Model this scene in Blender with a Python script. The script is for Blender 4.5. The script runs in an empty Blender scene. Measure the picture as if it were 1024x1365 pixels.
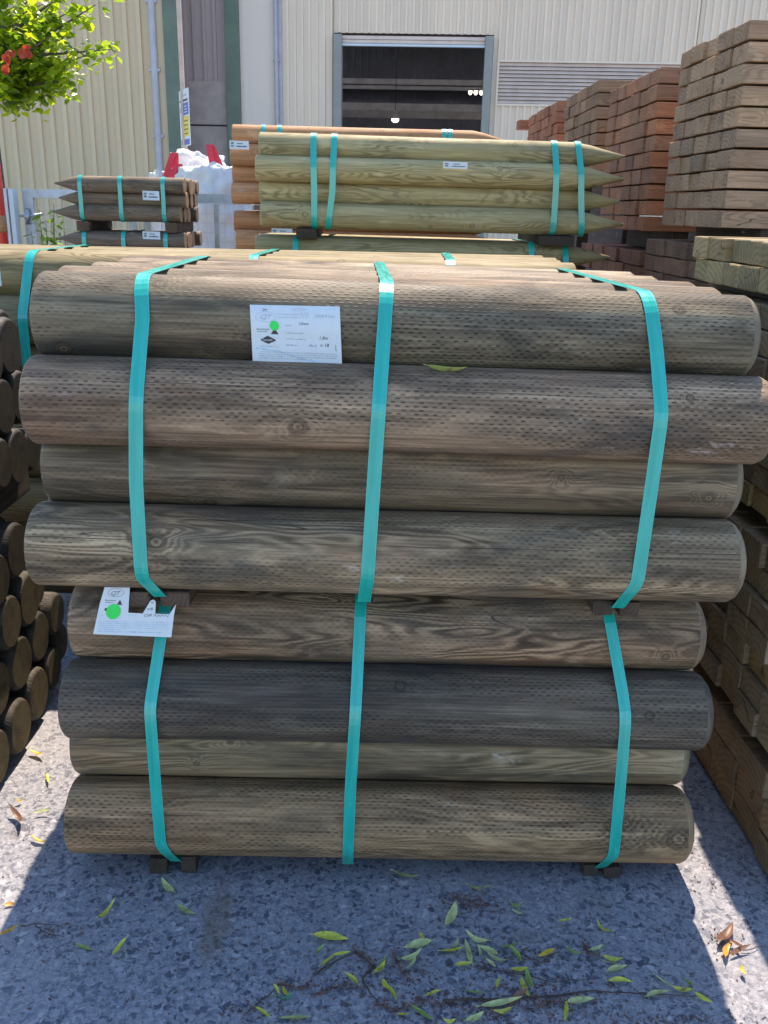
import bpy, bmesh, math, random
from mathutils import Vector, Matrix, Euler
from mathutils import noise as mnoise
R = math.radians
rnd = random.Random(11)
C = bpy.context.scene.collection
scene = bpy.context.scene

# ------------------------------------------------------------------ camera
F, CX, CY, CAMH = 1200.0, 512.0, 682.5, 1.85
TILT, ROLL, YAW = R(18.5), R(1.31), R(1.5)

def ray(px, py):
    u = (px - CX) / F; v = (CY - py) / F
    c, s = math.cos(ROLL), math.sin(ROLL)
    r = u * c - v * s; w = u * s + v * c
    d = (r, math.cos(TILT) + w * math.sin(TILT), -math.sin(TILT) + w * math.cos(TILT))
    cy, sy = math.cos(YAW), math.sin(YAW)
    return Vector((d[0] * cy + d[1] * sy, -d[0] * sy + d[1] * cy, d[2]))

def at(px, py, X=None, Y=None, Z=None):
    d = ray(px, py)
    t = X / d.x if X is not None else Y / d.y if Y is not None else (Z - CAMH) / d.z
    return Vector((d.x * t, d.y * t, CAMH + d.z * t))

cam = bpy.data.cameras.new('camera')
camo = bpy.data.objects.new('camera', cam); C.objects.link(camo)
cam.sensor_fit = 'HORIZONTAL'; cam.sensor_width = 36.0; cam.lens = 36.0 * F / 1024.0
cam.clip_start = 0.05; cam.clip_end = 2000
fwd = ray(CX, CY).normalized(); rt = (ray(CX + 100, CY) - ray(CX, CY)).normalized(); up = rt.cross(fwd)
mw = Matrix((rt, up, -fwd)).transposed().to_4x4(); mw.translation = (0, 0, CAMH)
camo.matrix_world = mw
scene.camera = camo

# ------------------------------------------------------------------ object helpers
def tag(o, label=None, cat=None, group=None, kind=None):
    if label: o['label'] = label
    if cat: o['category'] = cat
    if group: o['group'] = group
    if kind: o['kind'] = kind
    return o

def empty(name, loc=(0, 0, 0), rot=(0, 0, 0)):
    o = bpy.data.objects.new(name, None); C.objects.link(o)
    o.location = loc; o.rotation_euler = rot; o.empty_display_size = 0.05
    return o

def link(name, me, parent=None, loc=(0, 0, 0), rot=(0, 0, 0), color=None):
    o = bpy.data.objects.new(name, me); C.objects.link(o)
    o.location = loc; o.rotation_euler = rot
    if parent: o.parent = parent
    if color: o.color = (*color, 1)
    return o

def mesh(name, verts, faces, mats, slots=None, smooth=None, uvs=None):
    me = bpy.data.meshes.new(name)
    me.from_pydata([tuple(v) for v in verts], [], faces)
    for m in (mats if isinstance(mats, (list, tuple)) else [mats]): me.materials.append(m)
    if slots: me.polygons.foreach_set('material_index', slots)
    if smooth is not None:
        me.polygons.foreach_set('use_smooth', [smooth] * len(faces) if isinstance(smooth, bool) else smooth)
    if uvs:
        l = me.uv_layers.new(name='UVMap')
        flat = []
        for f in uvs:
            for p in f: flat += [p[0], p[1]]
        l.data.foreach_set('uv', flat)
    me.update()
    return me

class MB:
    """collects shapes of ONE mesh"""
    def __init__(s): s.v = []; s.f = []; s.sl = []; s.sm = []; s.uv = []
    def add(s, v, f, slot=0, smooth=False, uv=None):
        b = len(s.v); s.v += [Vector(p) for p in v]
        for i, q in enumerate(f):
            s.f.append([b + k for k in q]); s.sl.append(slot); s.sm.append(smooth)
            s.uv.append(uv[i] if uv else [(s.v[b + k].x + s.v[b + k].y, s.v[b + k].z) for k in q])
    def box(s, c, d, rot=None, slot=0):
        x, y, z = d[0] / 2, d[1] / 2, d[2] / 2
        v = [Vector((a * x, b * y, e * z)) for a in (-1, 1) for b in (-1, 1) for e in (-1, 1)]
        if rot is not None: v = [rot @ p for p in v]
        c = Vector(c)
        s.add([p + c for p in v], [(0, 1, 3, 2), (4, 6, 7, 5), (0, 4, 5, 1), (2, 3, 7, 6), (0, 2, 6, 4), (1, 5, 7, 3)], slot)
    def bar(s, a, b, w, h, slot=0):
        a = Vector(a); b = Vector(b); d = b - a
        s.box((a + b) / 2, (d.length, w, h), d.to_track_quat('X', 'Z').to_matrix(), slot)
    def tube(s, pts, rad, n=8, slot=0, cap=True):
        pts = [Vector(p) for p in pts]; vs = []; fs = []
        for i, p in enumerate(pts):
            t = (pts[min(i + 1, len(pts) - 1)] - pts[max(i - 1, 0)]).normalized()
            q = t.to_track_quat('Z', 'Y')
            r = rad[i] if isinstance(rad, (list, tuple)) else rad
            for k in range(n):
                a = 2 * math.pi * k / n
                vs.append(p + q @ Vector((r * math.cos(a), r * math.sin(a), 0)))
        for i in range(len(pts) - 1):
            for k in range(n):
                fs.append((i * n + k, i * n + (k + 1) % n, (i + 1) * n + (k + 1) % n, (i + 1) * n + k))
        if cap:
            fs.append(tuple(range(n))[::-1]); fs.append(tuple((len(pts) - 1) * n + k for k in range(n)))
        s.add(vs, fs, slot, True)
    def build(s, name, mats, parent=None, loc=(0, 0, 0), rot=(0, 0, 0), color=None):
        return link(name, mesh(name, s.v, s.f, mats, s.sl, s.sm, s.uv), parent, loc, rot, color)

ORD = ['first', 'second', 'third', 'fourth', 'fifth', 'sixth', 'seventh', 'eighth', 'ninth', 'tenth', 'eleventh',
       'twelfth', 'thirteenth', 'fourteenth', 'fifteenth', 'sixteenth', 'seventeenth', 'eighteenth', 'nineteenth', 'twentieth', 'twenty-first', 'twenty-second']

# ------------------------------------------------------------------ node helpers
class NT:
    def __init__(s, name):
        s.m = bpy.data.materials.new(name); s.m.use_nodes = True
        s.t = s.m.node_tree; s.t.nodes.clear()
        s.out = s.t.nodes.new('ShaderNodeOutputMaterial')
    def n(s, typ, **kw):
        nd = s.t.nodes.new(typ)
        for k, v in kw.items(): setattr(nd, k, v)
        return nd
    def set(s, sock, v):
        if isinstance(v, bpy.types.NodeSocket): s.t.links.new(v, sock)
        elif v is not None:
            if isinstance(v, (tuple, list)) and sock.type == 'RGBA' and len(v) == 3: v = (*v, 1)
            sock.default_value = v
    def math(s, op, a, b=None, c=None, clamp=False):
        nd = s.n('ShaderNodeMath', operation=op, use_clamp=clamp)
        for i, v in enumerate((a, b, c)):
            if v is not None: s.set(nd.inputs[i], v)
        return nd.outputs[0]
    def add(s, a, b): return s.math('ADD', a, b)
    def mul(s, a, b): return s.math('MULTIPLY', a, b)
    def sub(s, a, b): return s.math('SUBTRACT', a, b)
    def ss(s, x, lo, hi, a=0.0, b=1.0):
        nd = s.n('ShaderNodeMapRange', interpolation_type='SMOOTHSTEP')
        for i, v in enumerate((x, lo, hi, a, b)): s.set(nd.inputs[i], v)
        return nd.outputs[0]
    def comb(s, x, y, z=0.0):
        nd = s.n('ShaderNodeCombineXYZ')
        for i, v in enumerate((x, y, z)): s.set(nd.inputs[i], v)
        return nd.outputs[0]
    def sep(s, v):
        nd = s.n('ShaderNodeSeparateXYZ'); s.set(nd.inputs[0], v); return nd.outputs
    def vmul(s, v, k):
        nd = s.n('ShaderNodeVectorMath', operation='MULTIPLY'); s.set(nd.inputs[0], v); s.set(nd.inputs[1], k); return nd.outputs[0]
    def vadd(s, v, k):
        nd = s.n('ShaderNodeVectorMath', operation='ADD'); s.set(nd.inputs[0], v); s.set(nd.inputs[1], k); return nd.outputs[0]
    def noise(s, v, scale=1.0, detail=2.0, rough=0.5, dist=0.0):
        nd = s.n('ShaderNodeTexNoise')
        s.set(nd.inputs['Vector'], v); s.set(nd.inputs['Scale'], scale); s.set(nd.inputs['Detail'], detail)
        s.set(nd.inputs['Roughness'], rough); s.set(nd.inputs['Distortion'], dist)
        return nd.outputs[0]
    def vor(s, v, scale=1.0, feature='F1', dims='3D', rand=1.0):
        nd = s.n('ShaderNodeTexVoronoi', feature=feature, voronoi_dimensions=dims)
        s.set(nd.inputs['Vector'], v); s.set(nd.inputs['Scale'], scale); s.set(nd.inputs['Randomness'], rand)
        return nd
    def mix(s, f, a, b, mode='MIX'):
        nd = s.n('ShaderNodeMix', data_type='RGBA', blend_type=mode)
        s.set(nd.inputs[0], f); s.set(nd.inputs[6], a); s.set(nd.inputs[7], b)
        return nd.outputs[2]
    def ramp(s, f, stops):
        nd = s.n('ShaderNodeValToRGB'); cr = nd.color_ramp
        while len(cr.elements) > 1: cr.elements.remove(cr.elements[-1])
        cr.elements[0].position = stops[0][0]; cr.elements[0].color = (*stops[0][1], 1)
        for p, c in stops[1:]:
            e = cr.elements.new(p); e.color = (*c, 1)
        s.set(nd.inputs[0], f); return nd.outputs[0]
    def bump(s, h, strength=0.3, dist=0.003):
        nd = s.n('ShaderNodeBump'); s.set(nd.inputs['Height'], h); nd.inputs['Strength'].default_value = strength
        nd.inputs['Distance'].default_value = dist; return nd.outputs[0]
    def uv(s): return s.n('ShaderNodeUVMap', uv_map='UVMap').outputs[0]
    def obj(s): return s.n('ShaderNodeTexCoord').outputs['Object']
    def info(s): return s.n('ShaderNodeObjectInfo').outputs
    def attr(s, name):
        return s.n('ShaderNodeAttribute', attribute_type='OBJECT', attribute_name=name).outputs['Fac']
    def bsdf(s, color, rough=0.6, normal=None, metal=0.0, spec=0.5, emit=None, estr=0.0):
        b = s.n('ShaderNodeBsdfPrincipled')
        s.set(b.inputs['Base Color'], color); s.set(b.inputs['Roughness'], rough); s.set(b.inputs['Metallic'], metal)
        s.set(b.inputs['Specular IOR Level'], spec)
        if normal is not None: s.set(b.inputs['Normal'], normal)
        if emit: s.set(b.inputs['Emission Color'], emit); s.set(b.inputs['Emission Strength'], estr)
        s.t.links.new(b.outputs[0], s.out.inputs[0])
        return b

def simple(name, col, rough=0.6, metal=0.0, var=0.15, scale=8.0, spec=0.5, bump=0.0, tint=False):
    s = NT(name); p = s.obj()
    n = s.noise(p, scale, 5, 0.6)
    c = s.mix(s.ss(n, 0.3, 0.7), tuple(k * (1 - var) for k in col), tuple(min(1, k * (1 + var)) for k in col))
    if tint: c = s.mix(1.0, c, s.info()['Color'], 'MULTIPLY')
    s.bsdf(c, s.ss(n, 0.2, 0.8, rough * 0.85, min(1, rough * 1.15)), s.bump(s.noise(p, scale * 6, 3), 0.3, bump) if bump else None, metal, spec)
    return s.m

def wood(name, dark, mid, light, stain=(0.075, 0.08, 0.095), incised=False, grain_amp=0.35, knots=0.72, stain_amt=0.6):
    if incised: grain_amp, stain_amt = 0.2, 0.8
    s = NT(name); inf = s.info(); r = inf['Random']
    x = s.sep(s.uv())
    u = s.add(x[0], s.mul(r, 53.0)); v = s.add(x[1], s.mul(r, 7.3))
    P = s.comb(u, v, s.mul(r, 31.0))
    fine = s.noise(s.vmul(P, (4, 170, 1)), 1, 3, 0.6)
    midn = s.noise(s.vmul(P, (1.3, 32, 1)), 1, 4, 0.6, 0.4)
    kv = s.vor(s.comb(u, v, 0), 4.2, dims='2D')
    kd = kv.outputs['Distance']; ksel = s.sep(kv.outputs['Color'])
    kon = s.ss(ksel[0], knots, knots + 0.02)
    ksz = s.add(s.mul(ksel[1], 0.055), 0.03)
    kwob = s.add(0.7, s.mul(s.noise(s.vmul(P, (38, 55, 1)), 1, 3), 0.6))
    kr = s.mul(s.math('DIVIDE', kd, ksz), kwob)
    if incised:   # one big knot of its own per log, where the log has one
        du = s.sub(x[0], s.attr('knot_x')); dv = s.sub(x[1], s.attr('knot_v'))
        kf = s.math('DIVIDE', s.math('SQRT', s.add(s.mul(s.mul(du, du), 0.75), s.mul(dv, dv))), s.math('MAXIMUM', s.attr('knot_r'), 0.0001)); kf = s.mul(kf, kwob)
        kr = s.math('MINIMUM', s.add(kr, s.mul(s.sub(1.0, kon), 50.0)), kf); kon = s.math('MAXIMUM', kon, s.ss(kf, 6.0, 7.0, 1, 0))
    kwarp = s.mul(s.math('EXPONENT', s.mul(s.mul(kr, kr), -0.18)), kon)
    nf = s.noise(s.vmul(P, (1.1, 6.5, 1)), 1, 2.5, 0.5, 0.25)
    fl = s.math('SINE', s.mul(s.add(nf, s.mul(kwarp, 0.16)), 150.0))
    fmask = s.ss(s.noise(s.vmul(P, (1.0, 5, 1)), 1.7, 2), 0.42, 0.62, 0.12, 1.0)
    g = s.add(s.mul(midn, 0.5), s.mul(fine, 0.5))
    col = s.ramp(g, [(0.345, dark), (0.5, mid), (0.66, light)])
    if incised:
        fa = s.mul(fmask, s.attr('flame'))
        flc = s.mul(s.ss(fl, -0.3, 0.9), s.math('MINIMUM', s.mul(fa, 0.85), 0.9))
        col = s.mix(s.mul(s.ss(fl, -0.2, -0.9), s.mul(fa, 0.45)), col, tuple(min(1, l * 1.35) for l in light))
    else: flc = s.mul(s.ss(fl, -0.3, 0.9), s.mul(fmask, grain_amp * 2))
    col = s.mix(flc, col, tuple(d * 0.55 for d in dark))
    b1 = s.noise(s.vmul(P, (2.0, 6.5, 1)), 1, 5, 0.62, 0.6)
    col = s.mix(s.ss(b1, 0.48, 0.68, 0, stain_amt), col, stain)
    b2 = s.noise(s.vadd(s.vmul(P, (3.5, 9, 1)), (9, 4, 2)), 1, 5, 0.65, 0.5)
    col = s.mix(s.ss(b2, 0.57, 0.73, 0, 0.5), col, tuple(min(1, l * 1.25) for l in light))
    b3 = s.noise(s.vadd(s.vmul(P, (2.4, 8, 1)), (3, 14, 5)), 1, 3, 0.6, 0.4)
    col = s.mix(s.ss(b3, 0.6, 0.75, 0, 0.4), col, tuple(a_ * b_ for a_, b_ in zip(mid, (0.95, 0.66, 0.55))))
    if incised:   # wide uneven weathering along the log
        wv = s.noise(s.vadd(s.vmul(P, (1.5, 11, 1)), (5, 1, 8)), 1, 5, 0.65, 0.5)
        wg = s.ss(wv, 0.3, 0.7, 0.58, 1.42)
        col = s.mix(1.0, col, s.comb(wg, wg, wg), 'MULTIPLY')
        wp_ = s.noise(s.vadd(s.vmul(P, (1.8, 4, 1)), (15, 3, 1)), 1, 3, 0.6, 0.3)
        col = s.mix(s.ss(wp_, 0.5, 0.7, 0, 0.5), col, s.mix(1.0, col, (1.14, 0.90, 0.82), 'MULTIPLY'))
        wb_ = s.noise(s.vadd(s.vmul(P, (1.6, 5, 1)), (1, 23, 4)), 1, 3, 0.6, 0.3)
        col = s.mix(s.ss(wb_, 0.52, 0.7, 0, 0.6), col, s.mix(1.0, col, (0.80, 0.88, 1.02), 'MULTIPLY'))
    # drying checks: long thin dark lines
    ck = s.math('ABSOLUTE', s.sub(s.noise(s.vmul(P, (0.5, 9, 1)), 1, 2.0, 0.4), 0.5))
    ckm = s.mul(s.ss(ck, 0.0, 0.0028, 1, 0), s.ss(s.noise(s.vmul(P, (1.6, 5, 1)), 1, 1), 0.53, 0.6))
    if incised:
        cw = s.math('ABSOLUTE', s.sub(x[1], s.add(s.attr('check_v'), s.mul(s.sub(s.noise(s.comb(s.mul(x[0], 1.2), s.mul(r, 77.0), 0), 1, 3, 0.6), 0.5), 0.022))))
        ckm = s.math('MAXIMUM', ckm, s.mul(s.ss(cw, 0.0004, 0.0016, 1, 0), s.ss(s.noise(s.comb(s.mul(x[0], 2.2), s.mul(r, 33.0), 5.0), 1, 2), 0.4, 0.5)))
    col = s.mix(s.mul(ckm, 0.8), col, (0.018, 0.014, 0.012))
    # knots
    kin = s.mul(s.ss(kr, 0.75, 1.05, 1, 0), kon)
    kring = s.mul(s.mul(s.ss(kr, 0.55, 0.85), s.ss(kr, 0.95, 1.35, 1, 0)), kon)
    kcol = s.mix(s.ss(s.math('SINE', s.mul(kr, 13.0)), -0.4, 0.8), tuple(d * 1.1 for d in mid), tuple(d * 0.6 for d in dark))
    col = s.mix(s.mul(kin, 0.7), col, kcol)
    col = s.mix(s.mul(kring, 0.5), col, tuple(d * 0.35 for d in dark))
    # pale dusty scuffs
    sc = s.mul(s.ss(s.noise(s.vmul(P, (7, 15, 1)), 1, 6, 0.75), 0.56, 0.70), s.ss(s.noise(s.vmul(P, (1.9, 5, 1)), 1, 1), 0.54, 0.68))
    col = s.mix(s.mul(sc, 0.85), col, (0.48, 0.44, 0.41))
    h = s.sub(s.mul(fine, 0.5), s.mul(ckm, 1.0))
    if incised:
        jt = s.noise(s.comb(s.mul(u, 9), s.mul(v, 9), 1.0), 1, 2)
        uu = s.add(u, s.mul(jt, 0.02)); vv = s.add(v, s.mul(s.noise(s.comb(s.mul(u, 5), s.mul(v, 7), 3.0), 1, 2), 0.012))
        row = s.math('DIVIDE', vv, 0.0094); ri = s.math('FLOOR', row)
        wn = s.n('ShaderNodeTexWhiteNoise', noise_dimensions='1D'); s.set(wn.inputs['W'], ri)
        cu = s.add(s.math('DIVIDE', uu, 0.0225), s.add(s.mul(ri, 0.5), s.mul(wn.outputs[0], 0.22)))
        wn2 = s.n('ShaderNodeTexWhiteNoise', noise_dimensions='2D'); s.set(wn2.inputs['Vector'], s.comb(ri, s.math('FLOOR', cu), 0))
        fu = s.math('ABSOLUTE', s.sub(s.math('FRACT', cu), 0.5)); fv = s.math('ABSOLUTE', s.sub(s.math('FRACT', row), 0.5))
        inc = s.mul(s.ss(s.add(fu, s.mul(fv, 0.35)), 0.18, 0.33, 1, 0), s.ss(fv, 0.08, 0.26, 1, 0))
        zone = s.ss(s.noise(s.vmul(P, (1.1, 8, 1)), 1, 3), 0.35, 0.55, 0.12, 1.0)
        inc = s.mul(s.mul(inc, zone), s.mul(s.attr('incise'), s.ss(wn2.outputs[0], 0.02, 0.75, 0.25, 1.05)))
        col = s.mix(s.math('MINIMUM', s.mul(inc, 0.78), 0.85), col, (0.014, 0.012, 0.012))
        h = s.sub(h, s.mul(inc, 2.2))
    col = s.mix(1.0, col, inf['Color'], 'MULTIPLY')
    s.bsdf(col, s.ss(b1, 0.3, 0.7, 0.62, 0.8), s.bump(h, 0.45, 0.0022), 0, 0.35)
    return s.m

def endgrain(name, dark, light, off=0.0, freq=420.0, tintmul=True):
    """cut end: growth rings about a pith, radial checks"""
    s = NT(name); inf = s.info(); r = inf['Random']
    x = s.sep(s.uv())
    a = s.add(x[0], s.mul(s.sub(s.math('FRACT', s.mul(r, 17.31)), 0.5), off))
    b = s.add(x[1], s.mul(s.add(s.math('FRACT', s.mul(r, 91.7)), -0.5 if off < 0.1 else 0.1), off))
    P = s.comb(a, b, s.mul(r, 40.0))
    nz = s.noise(P, 14, 3, 0.5)
    d = s.math('SQRT', s.add(s.mul(a, a), s.mul(b, b)))
    d2 = s.add(d, s.mul(nz, 0.018))
    ring = s.ss(s.math('SINE', s.mul(d2, freq)), -0.5, 0.9)
    fine = s.noise(P, 160, 4, 0.7)
    col = s.mix(s.mul(ring, s.ss(s.noise(P, 22, 3), 0.3, 0.65, 0.25, 0.8)), light, dark)
    col = s.mix(s.mul(fine, 0.5), col, tuple(k * 0.55 for k in dark))
    blot = s.noise(P, 9, 4, 0.6, 0.4)
    col = s.mix(s.ss(blot, 0.45, 0.7, 0, 0.55), col, tuple(k * 0.6 for k in dark))
    an = s.math('ARCTAN2', b, a)
    ck = s.mul(s.ss(s.math('ABSOLUTE', s.sub(s.noise(s.comb(s.mul(an, 1.6), s.mul(d, 4), s.mul(r, 9)), 1, 1), 0.5)), 0, 0.006, 1, 0), s.ss(d, 0.01, 0.03))
    col = s.mix(s.mul(ck, 0.7), col, (0.02, 0.015, 0.012))
    col = s.mix(1.0, col, inf['Color'], 'MULTIPLY')
    s.bsdf(col, 0.8, s.bump(s.add(s.mul(fine, 0.7), s.mul(ring, 0.4)), 0.35, 0.002), 0, 0.25)
    return s.m

# ------------------------------------------------------------------ materials
M = {}
M['log'] = wood('incised_log_wood', (0.088, 0.065, 0.040), (0.200, 0.153, 0.100), (0.345, 0.274, 0.185), (0.086, 0.077, 0.065), True)
M['logend'] = endgrain('incised_log_end', (0.20, 0.16, 0.11), (0.40, 0.34, 0.25), 0.02)
M['rimmed'] = endgrain('pale_chamfer_wood', (0.15, 0.12, 0.085), (0.30, 0.25, 0.18), 0.02, 200)
M['green'] = wood('green_treated_wood', (0.25, 0.195, 0.095), (0.40, 0.325, 0.170), (0.53, 0.44, 0.255), (0.21, 0.18, 0.115), False, 0.3, 0.66, 0.45)
M['greenend'] = endgrain('green_treated_end', (0.26, 0.22, 0.13), (0.48, 0.42, 0.28), 0.02)
M['orange'] = wood('orange_round_wood', (0.36, 0.165, 0.07), (0.50, 0.25, 0.11), (0.62, 0.36, 0.18), (0.33, 0.17, 0.09), False, 0.15, 0.7, 0.4)
M['orangeend'] = endgrain('orange_round_end', (0.40, 0.22, 0.11), (0.6, 0.38, 0.2), 0.02)
M['darkstake'] = wood('dark_stake_wood', (0.10, 0.076, 0.052), (0.19, 0.145, 0.10), (0.29, 0.225, 0.16), (0.06, 0.052, 0.045), False, 0.25, 0.7, 0.5)
M['darkstakeend'] = endgrain('dark_stake_end', (0.36, 0.24, 0.14), (0.62, 0.46, 0.30), 0.02)
M['pileside'] = wood('pile_log_wood', (0.06, 0.05, 0.042), (0.10, 0.085, 0.07), (0.16, 0.135, 0.11), (0.06, 0.06, 0.065), True)
M['pileend'] = endgrain('pile_log_end', (0.085, 0.066, 0.036), (0.34, 0.27, 0.16), 0.05, 720)
M['sleeper'] = wood('sawn_sleeper_wood', (0.22, 0.165, 0.115), (0.33, 0.25, 0.178), (0.43, 0.34, 0.245), (0.19, 0.16, 0.13), False, 0.25, 0.7, 0.4)
M['sleeperend'] = endgrain('sawn_sleeper_end', (0.21, 0.158, 0.108), (0.35, 0.27, 0.19), 0.22, 300)
M['bearer'] = wood('bearer_wood', (0.035, 0.027, 0.02), (0.062, 0.047, 0.036), (0.10, 0.078, 0.06), (0.05, 0.05, 0.05), False, 0.2, 0.8, 0.4)
M['bearerend'] = endgrain('bearer_end', (0.045, 0.034, 0.025), (0.075, 0.058, 0.043), 0.05, 500)

def strap_mat():
    s = NT('teal_strap_plastic'); x = s.sep(s.uv())
    n = s.noise(s.comb(s.mul(x[0], 6), s.mul(x[1], 60), 0), 1, 4, 0.6)
    rib = s.math('SINE', s.mul(x[1], 6283.0 / 1.4))
    edge = s.ss(s.math('ABSOLUTE', x[1]), 0.0150, 0.0185)
    col = s.mix(s.ss(n, 0.3, 0.7), (0.008, 0.39, 0.305), (0.017, 0.47, 0.375))
    col = s.mix(s.mul(edge, 0.45), col, (0.10, 0.58, 0.54))
    dirt = s.ss(s.noise(s.comb(s.mul(x[0], 14), s.mul(x[1], 40), 4), 1, 5, 0.7), 0.6, 0.75, 0, 0.25)
    col = s.mix(dirt, col, (0.12, 0.22, 0.19))
    s.bsdf(col, s.ss(n, 0.3, 0.7, 0.16, 0.28), s.bump(s.add(s.mul(rib, 0.3), n), 0.08, 0.0004), 0, 1.0)
    return s.m
M['strap'] = strap_mat()

def ground_mat():
    s = NT('exposed_aggregate_concrete'); p = s.obj()
    w = s.noise(p, 22, 3, 0.6)
    wp = s.vadd(p, s.vmul(s.n('ShaderNodeTexNoise').outputs['Color'], (0, 0, 0)))
    nn = s.n('ShaderNodeTexNoise'); s.set(nn.inputs['Vector'], p); nn.inputs['Scale'].default_value = 40; nn.inputs['Detail'].default_value = 3
    wp = s.vadd(p, s.vmul(nn.outputs['Color'], (0.05, 0.05, 0.05)))
    big = s.vor(wp, 54, dims='2D'); sm = s.vor(wp, 120, dims='2D')
    bc = s.sep(big.outputs['Color']); scs = s.sep(sm.outputs['Color'])
    tone = s.noise(p, 1.3, 5, 0.62)
    fine = s.noise(p, 260, 4, 0.7); med = s.noise(p, 70, 4, 0.7)
    mat = s.mix(s.ss(med, 0.3, 0.7), (0.135, 0.15, 0.188), (0.32, 0.32, 0.355))
    mat = s.mix(s.ss(fine, 0.45, 0.75, 0, 0.7), mat, (0.42, 0.41, 0.41))
    mot = s.noise(p, 46, 6, 0.75, 0.6)
    mat = s.mix(s.ss(mot, 0.46, 0.36, 0, 0.9), mat, (0.05, 0.062, 0.095))
    mat = s.mix(s.ss(mot, 0.56, 0.66, 0, 0.55), mat, (0.37, 0.37, 0.395))
    # small grit
    sin = s.ss(sm.outputs['Distance'], 0.25, 0.5, 1, 0)
    mat = s.mix(s.mul(s.mul(sin, s.ss(scs[0], 0.55, 0.6)), 0.65), mat, s.mix(scs[1], (0.08, 0.095, 0.13), (0.5, 0.5, 0.52)))
    # larger stones, size varies per stone
    lim = s.add(0.22, s.mul(bc[1], 0.34))
    bin_ = s.ss(s.sub(big.outputs['Distance'], lim), -0.16, 0.10, 1, 0)
    stone = s.ramp(bc[2], [(0.0, (0.042, 0.05, 0.075)), (0.5, (0.075, 0.09, 0.13)), (0.7, (0.15, 0.17, 0.215)), (1.0, (0.45, 0.45, 0.48))])
    cov = s.mul(s.ss(bc[0], 0.38, 0.41), s.ss(s.noise(p, 3.0, 4), 0.3, 0.55, 0.45, 1.0))
    mat = s.mix(s.mul(s.mul(bin_, cov), 0.85), mat, stone)
    mat = s.mix(s.ss(tone, 0.50, 0.72, 0, 0.35), mat, (0.42, 0.40, 0.39))
    st = s.noise(s.vadd(p, (3.1, 7.7, 0)), 2.2, 5, 0.6, 0.5)
    mat = s.mix(s.ss(st, 0.6, 0.72, 0, 0.4), mat, (0.16, 0.13, 0.115))
    sp_ = at(288, 1228, Z=0.0)
    q = s.sep(s.vadd(p, (-sp_.x, -sp_.y, 0)))
    e = s.add(s.math('POWER', s.math('ABSOLUTE', s.mul(q[0], 1 / 0.045)), 2.0), s.math('POWER', s.math('ABSOLUTE', s.mul(q[1], 1 / 0.17)), 2.0))
    e = s.add(e, s.mul(s.sub(s.noise(p, 16, 5, 0.7), 0.5), 2.6))
    mat = s.mix(s.ss(e, 0.2, 1.3, 0.5, 0), mat, (0.17, 0.125, 0.085))
    h = s.add(s.mul(s.mul(bin_, cov), -0.5), s.add(s.mul(med, 0.8), s.mul(fine, 0.5)))
    s.bsdf(mat, s.ss(tone, 0.3, 0.7, 0.55, 0.75), s.bump(h, 0.5, 0.004), 0, 0.4)
    return s.m
M['ground'] = ground_mat()

def leaf_mat(name, tr=0.5):
    s = NT(name); inf = s.info(); x = s.sep(s.uv()); p = s.obj()
    n = s.noise(p, 60, 4, 0.6)
    col = s.mix(s.ss(n, 0.3, 0.7), (0.75, 0.75, 0.75), (1.15, 1.15, 1.15))
    col = s.mix(1.0, col, inf['Color'], 'MULTIPLY')
    rot = s.ss(s.noise(s.vadd(p, s.comb(s.mul(inf['Random'], 40.0), 0, 0)), 30, 4, 0.65), 0.54, 0.68, 0, 0.75)
    col = s.mix(rot, col, (0.17, 0.10, 0.045))
    vein = s.ss(s.math('ABSOLUTE', x[1]), 0.0, 0.05, 1, 0)
    col = s.mix(s.mul(vein, 0.4), col, (0.45, 0.5, 0.2))
    d = s.n('ShaderNodeBsdfPrincipled'); s.set(d.inputs['Base Color'], col); d.inputs['Roughness'].default_value = 0.42
    t = s.n('ShaderNodeBsdfTranslucent'); s.set(t.inputs['Color'], col)
    mx = s.n('ShaderNodeMixShader'); mx.inputs[0].default_value = tr
    s.t.links.new(d.outputs[0], mx.inputs[1]); s.t.links.new(t.outputs[0], mx.inputs[2]); s.t.links.new(mx.outputs[0], s.out.inputs[0])
    return s.m
M['leaf'] = leaf_mat('fallen_leaf', 0.3)

def crown_mat(name, a, b, tr=0.55):
    s = NT(name); x = s.sep(s.uv())
    col = s.mix(x[0], a, b)
    d = s.n('ShaderNodeBsdfPrincipled'); s.set(d.inputs['Base Color'], col); d.inputs['Roughness'].default_value = 0.35
    t = s.n('ShaderNodeBsdfTranslucent'); s.set(t.inputs['Color'], s.mix(1.0, col, (1.6, 1.7, 0.6), 'MULTIPLY'))
    mx = s.n('ShaderNodeMixShader'); mx.inputs[0].default_value = tr
    s.t.links.new(d.outputs[0], mx.inputs[1]); s.t.links.new(t.outputs[0], mx.inputs[2]); s.t.links.new(mx.outputs[0], s.out.inputs[0])
    return s.m
M['crown'] = crown_mat('tree_leaves', (0.10, 0.18, 0.02), (0.40, 0.46, 0.03), 0.6)
M['redleaf'] = crown_mat('red_leaves', (0.35, 0.04, 0.015), (0.5, 0.07, 0.02), 0.4)
M['weed'] = crown_mat('weed_leaves', (0.10, 0.18, 0.035), (0.22, 0.32, 0.07))
M['bark'] = simple('bark', (0.13, 0.10, 0.085), 0.85, 0, 0.4, 20, 0.2, 0.01)
M['twig'] = simple('twig', (0.075, 0.055, 0.045), 0.8, 0, 0.4, 60, 0.2)
M['litter'] = simple('seed_litter', (0.16, 0.10, 0.085), 0.85, 0, 0.5, 50, 0.2)
M['paper'] = simple('label_paper', (0.66, 0.72, 0.74), 0.55, 0, 0.03, 30)
M['ink'] = simple('black_ink', (0.045, 0.045, 0.05), 0.6, 0, 0.3, 90)
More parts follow.
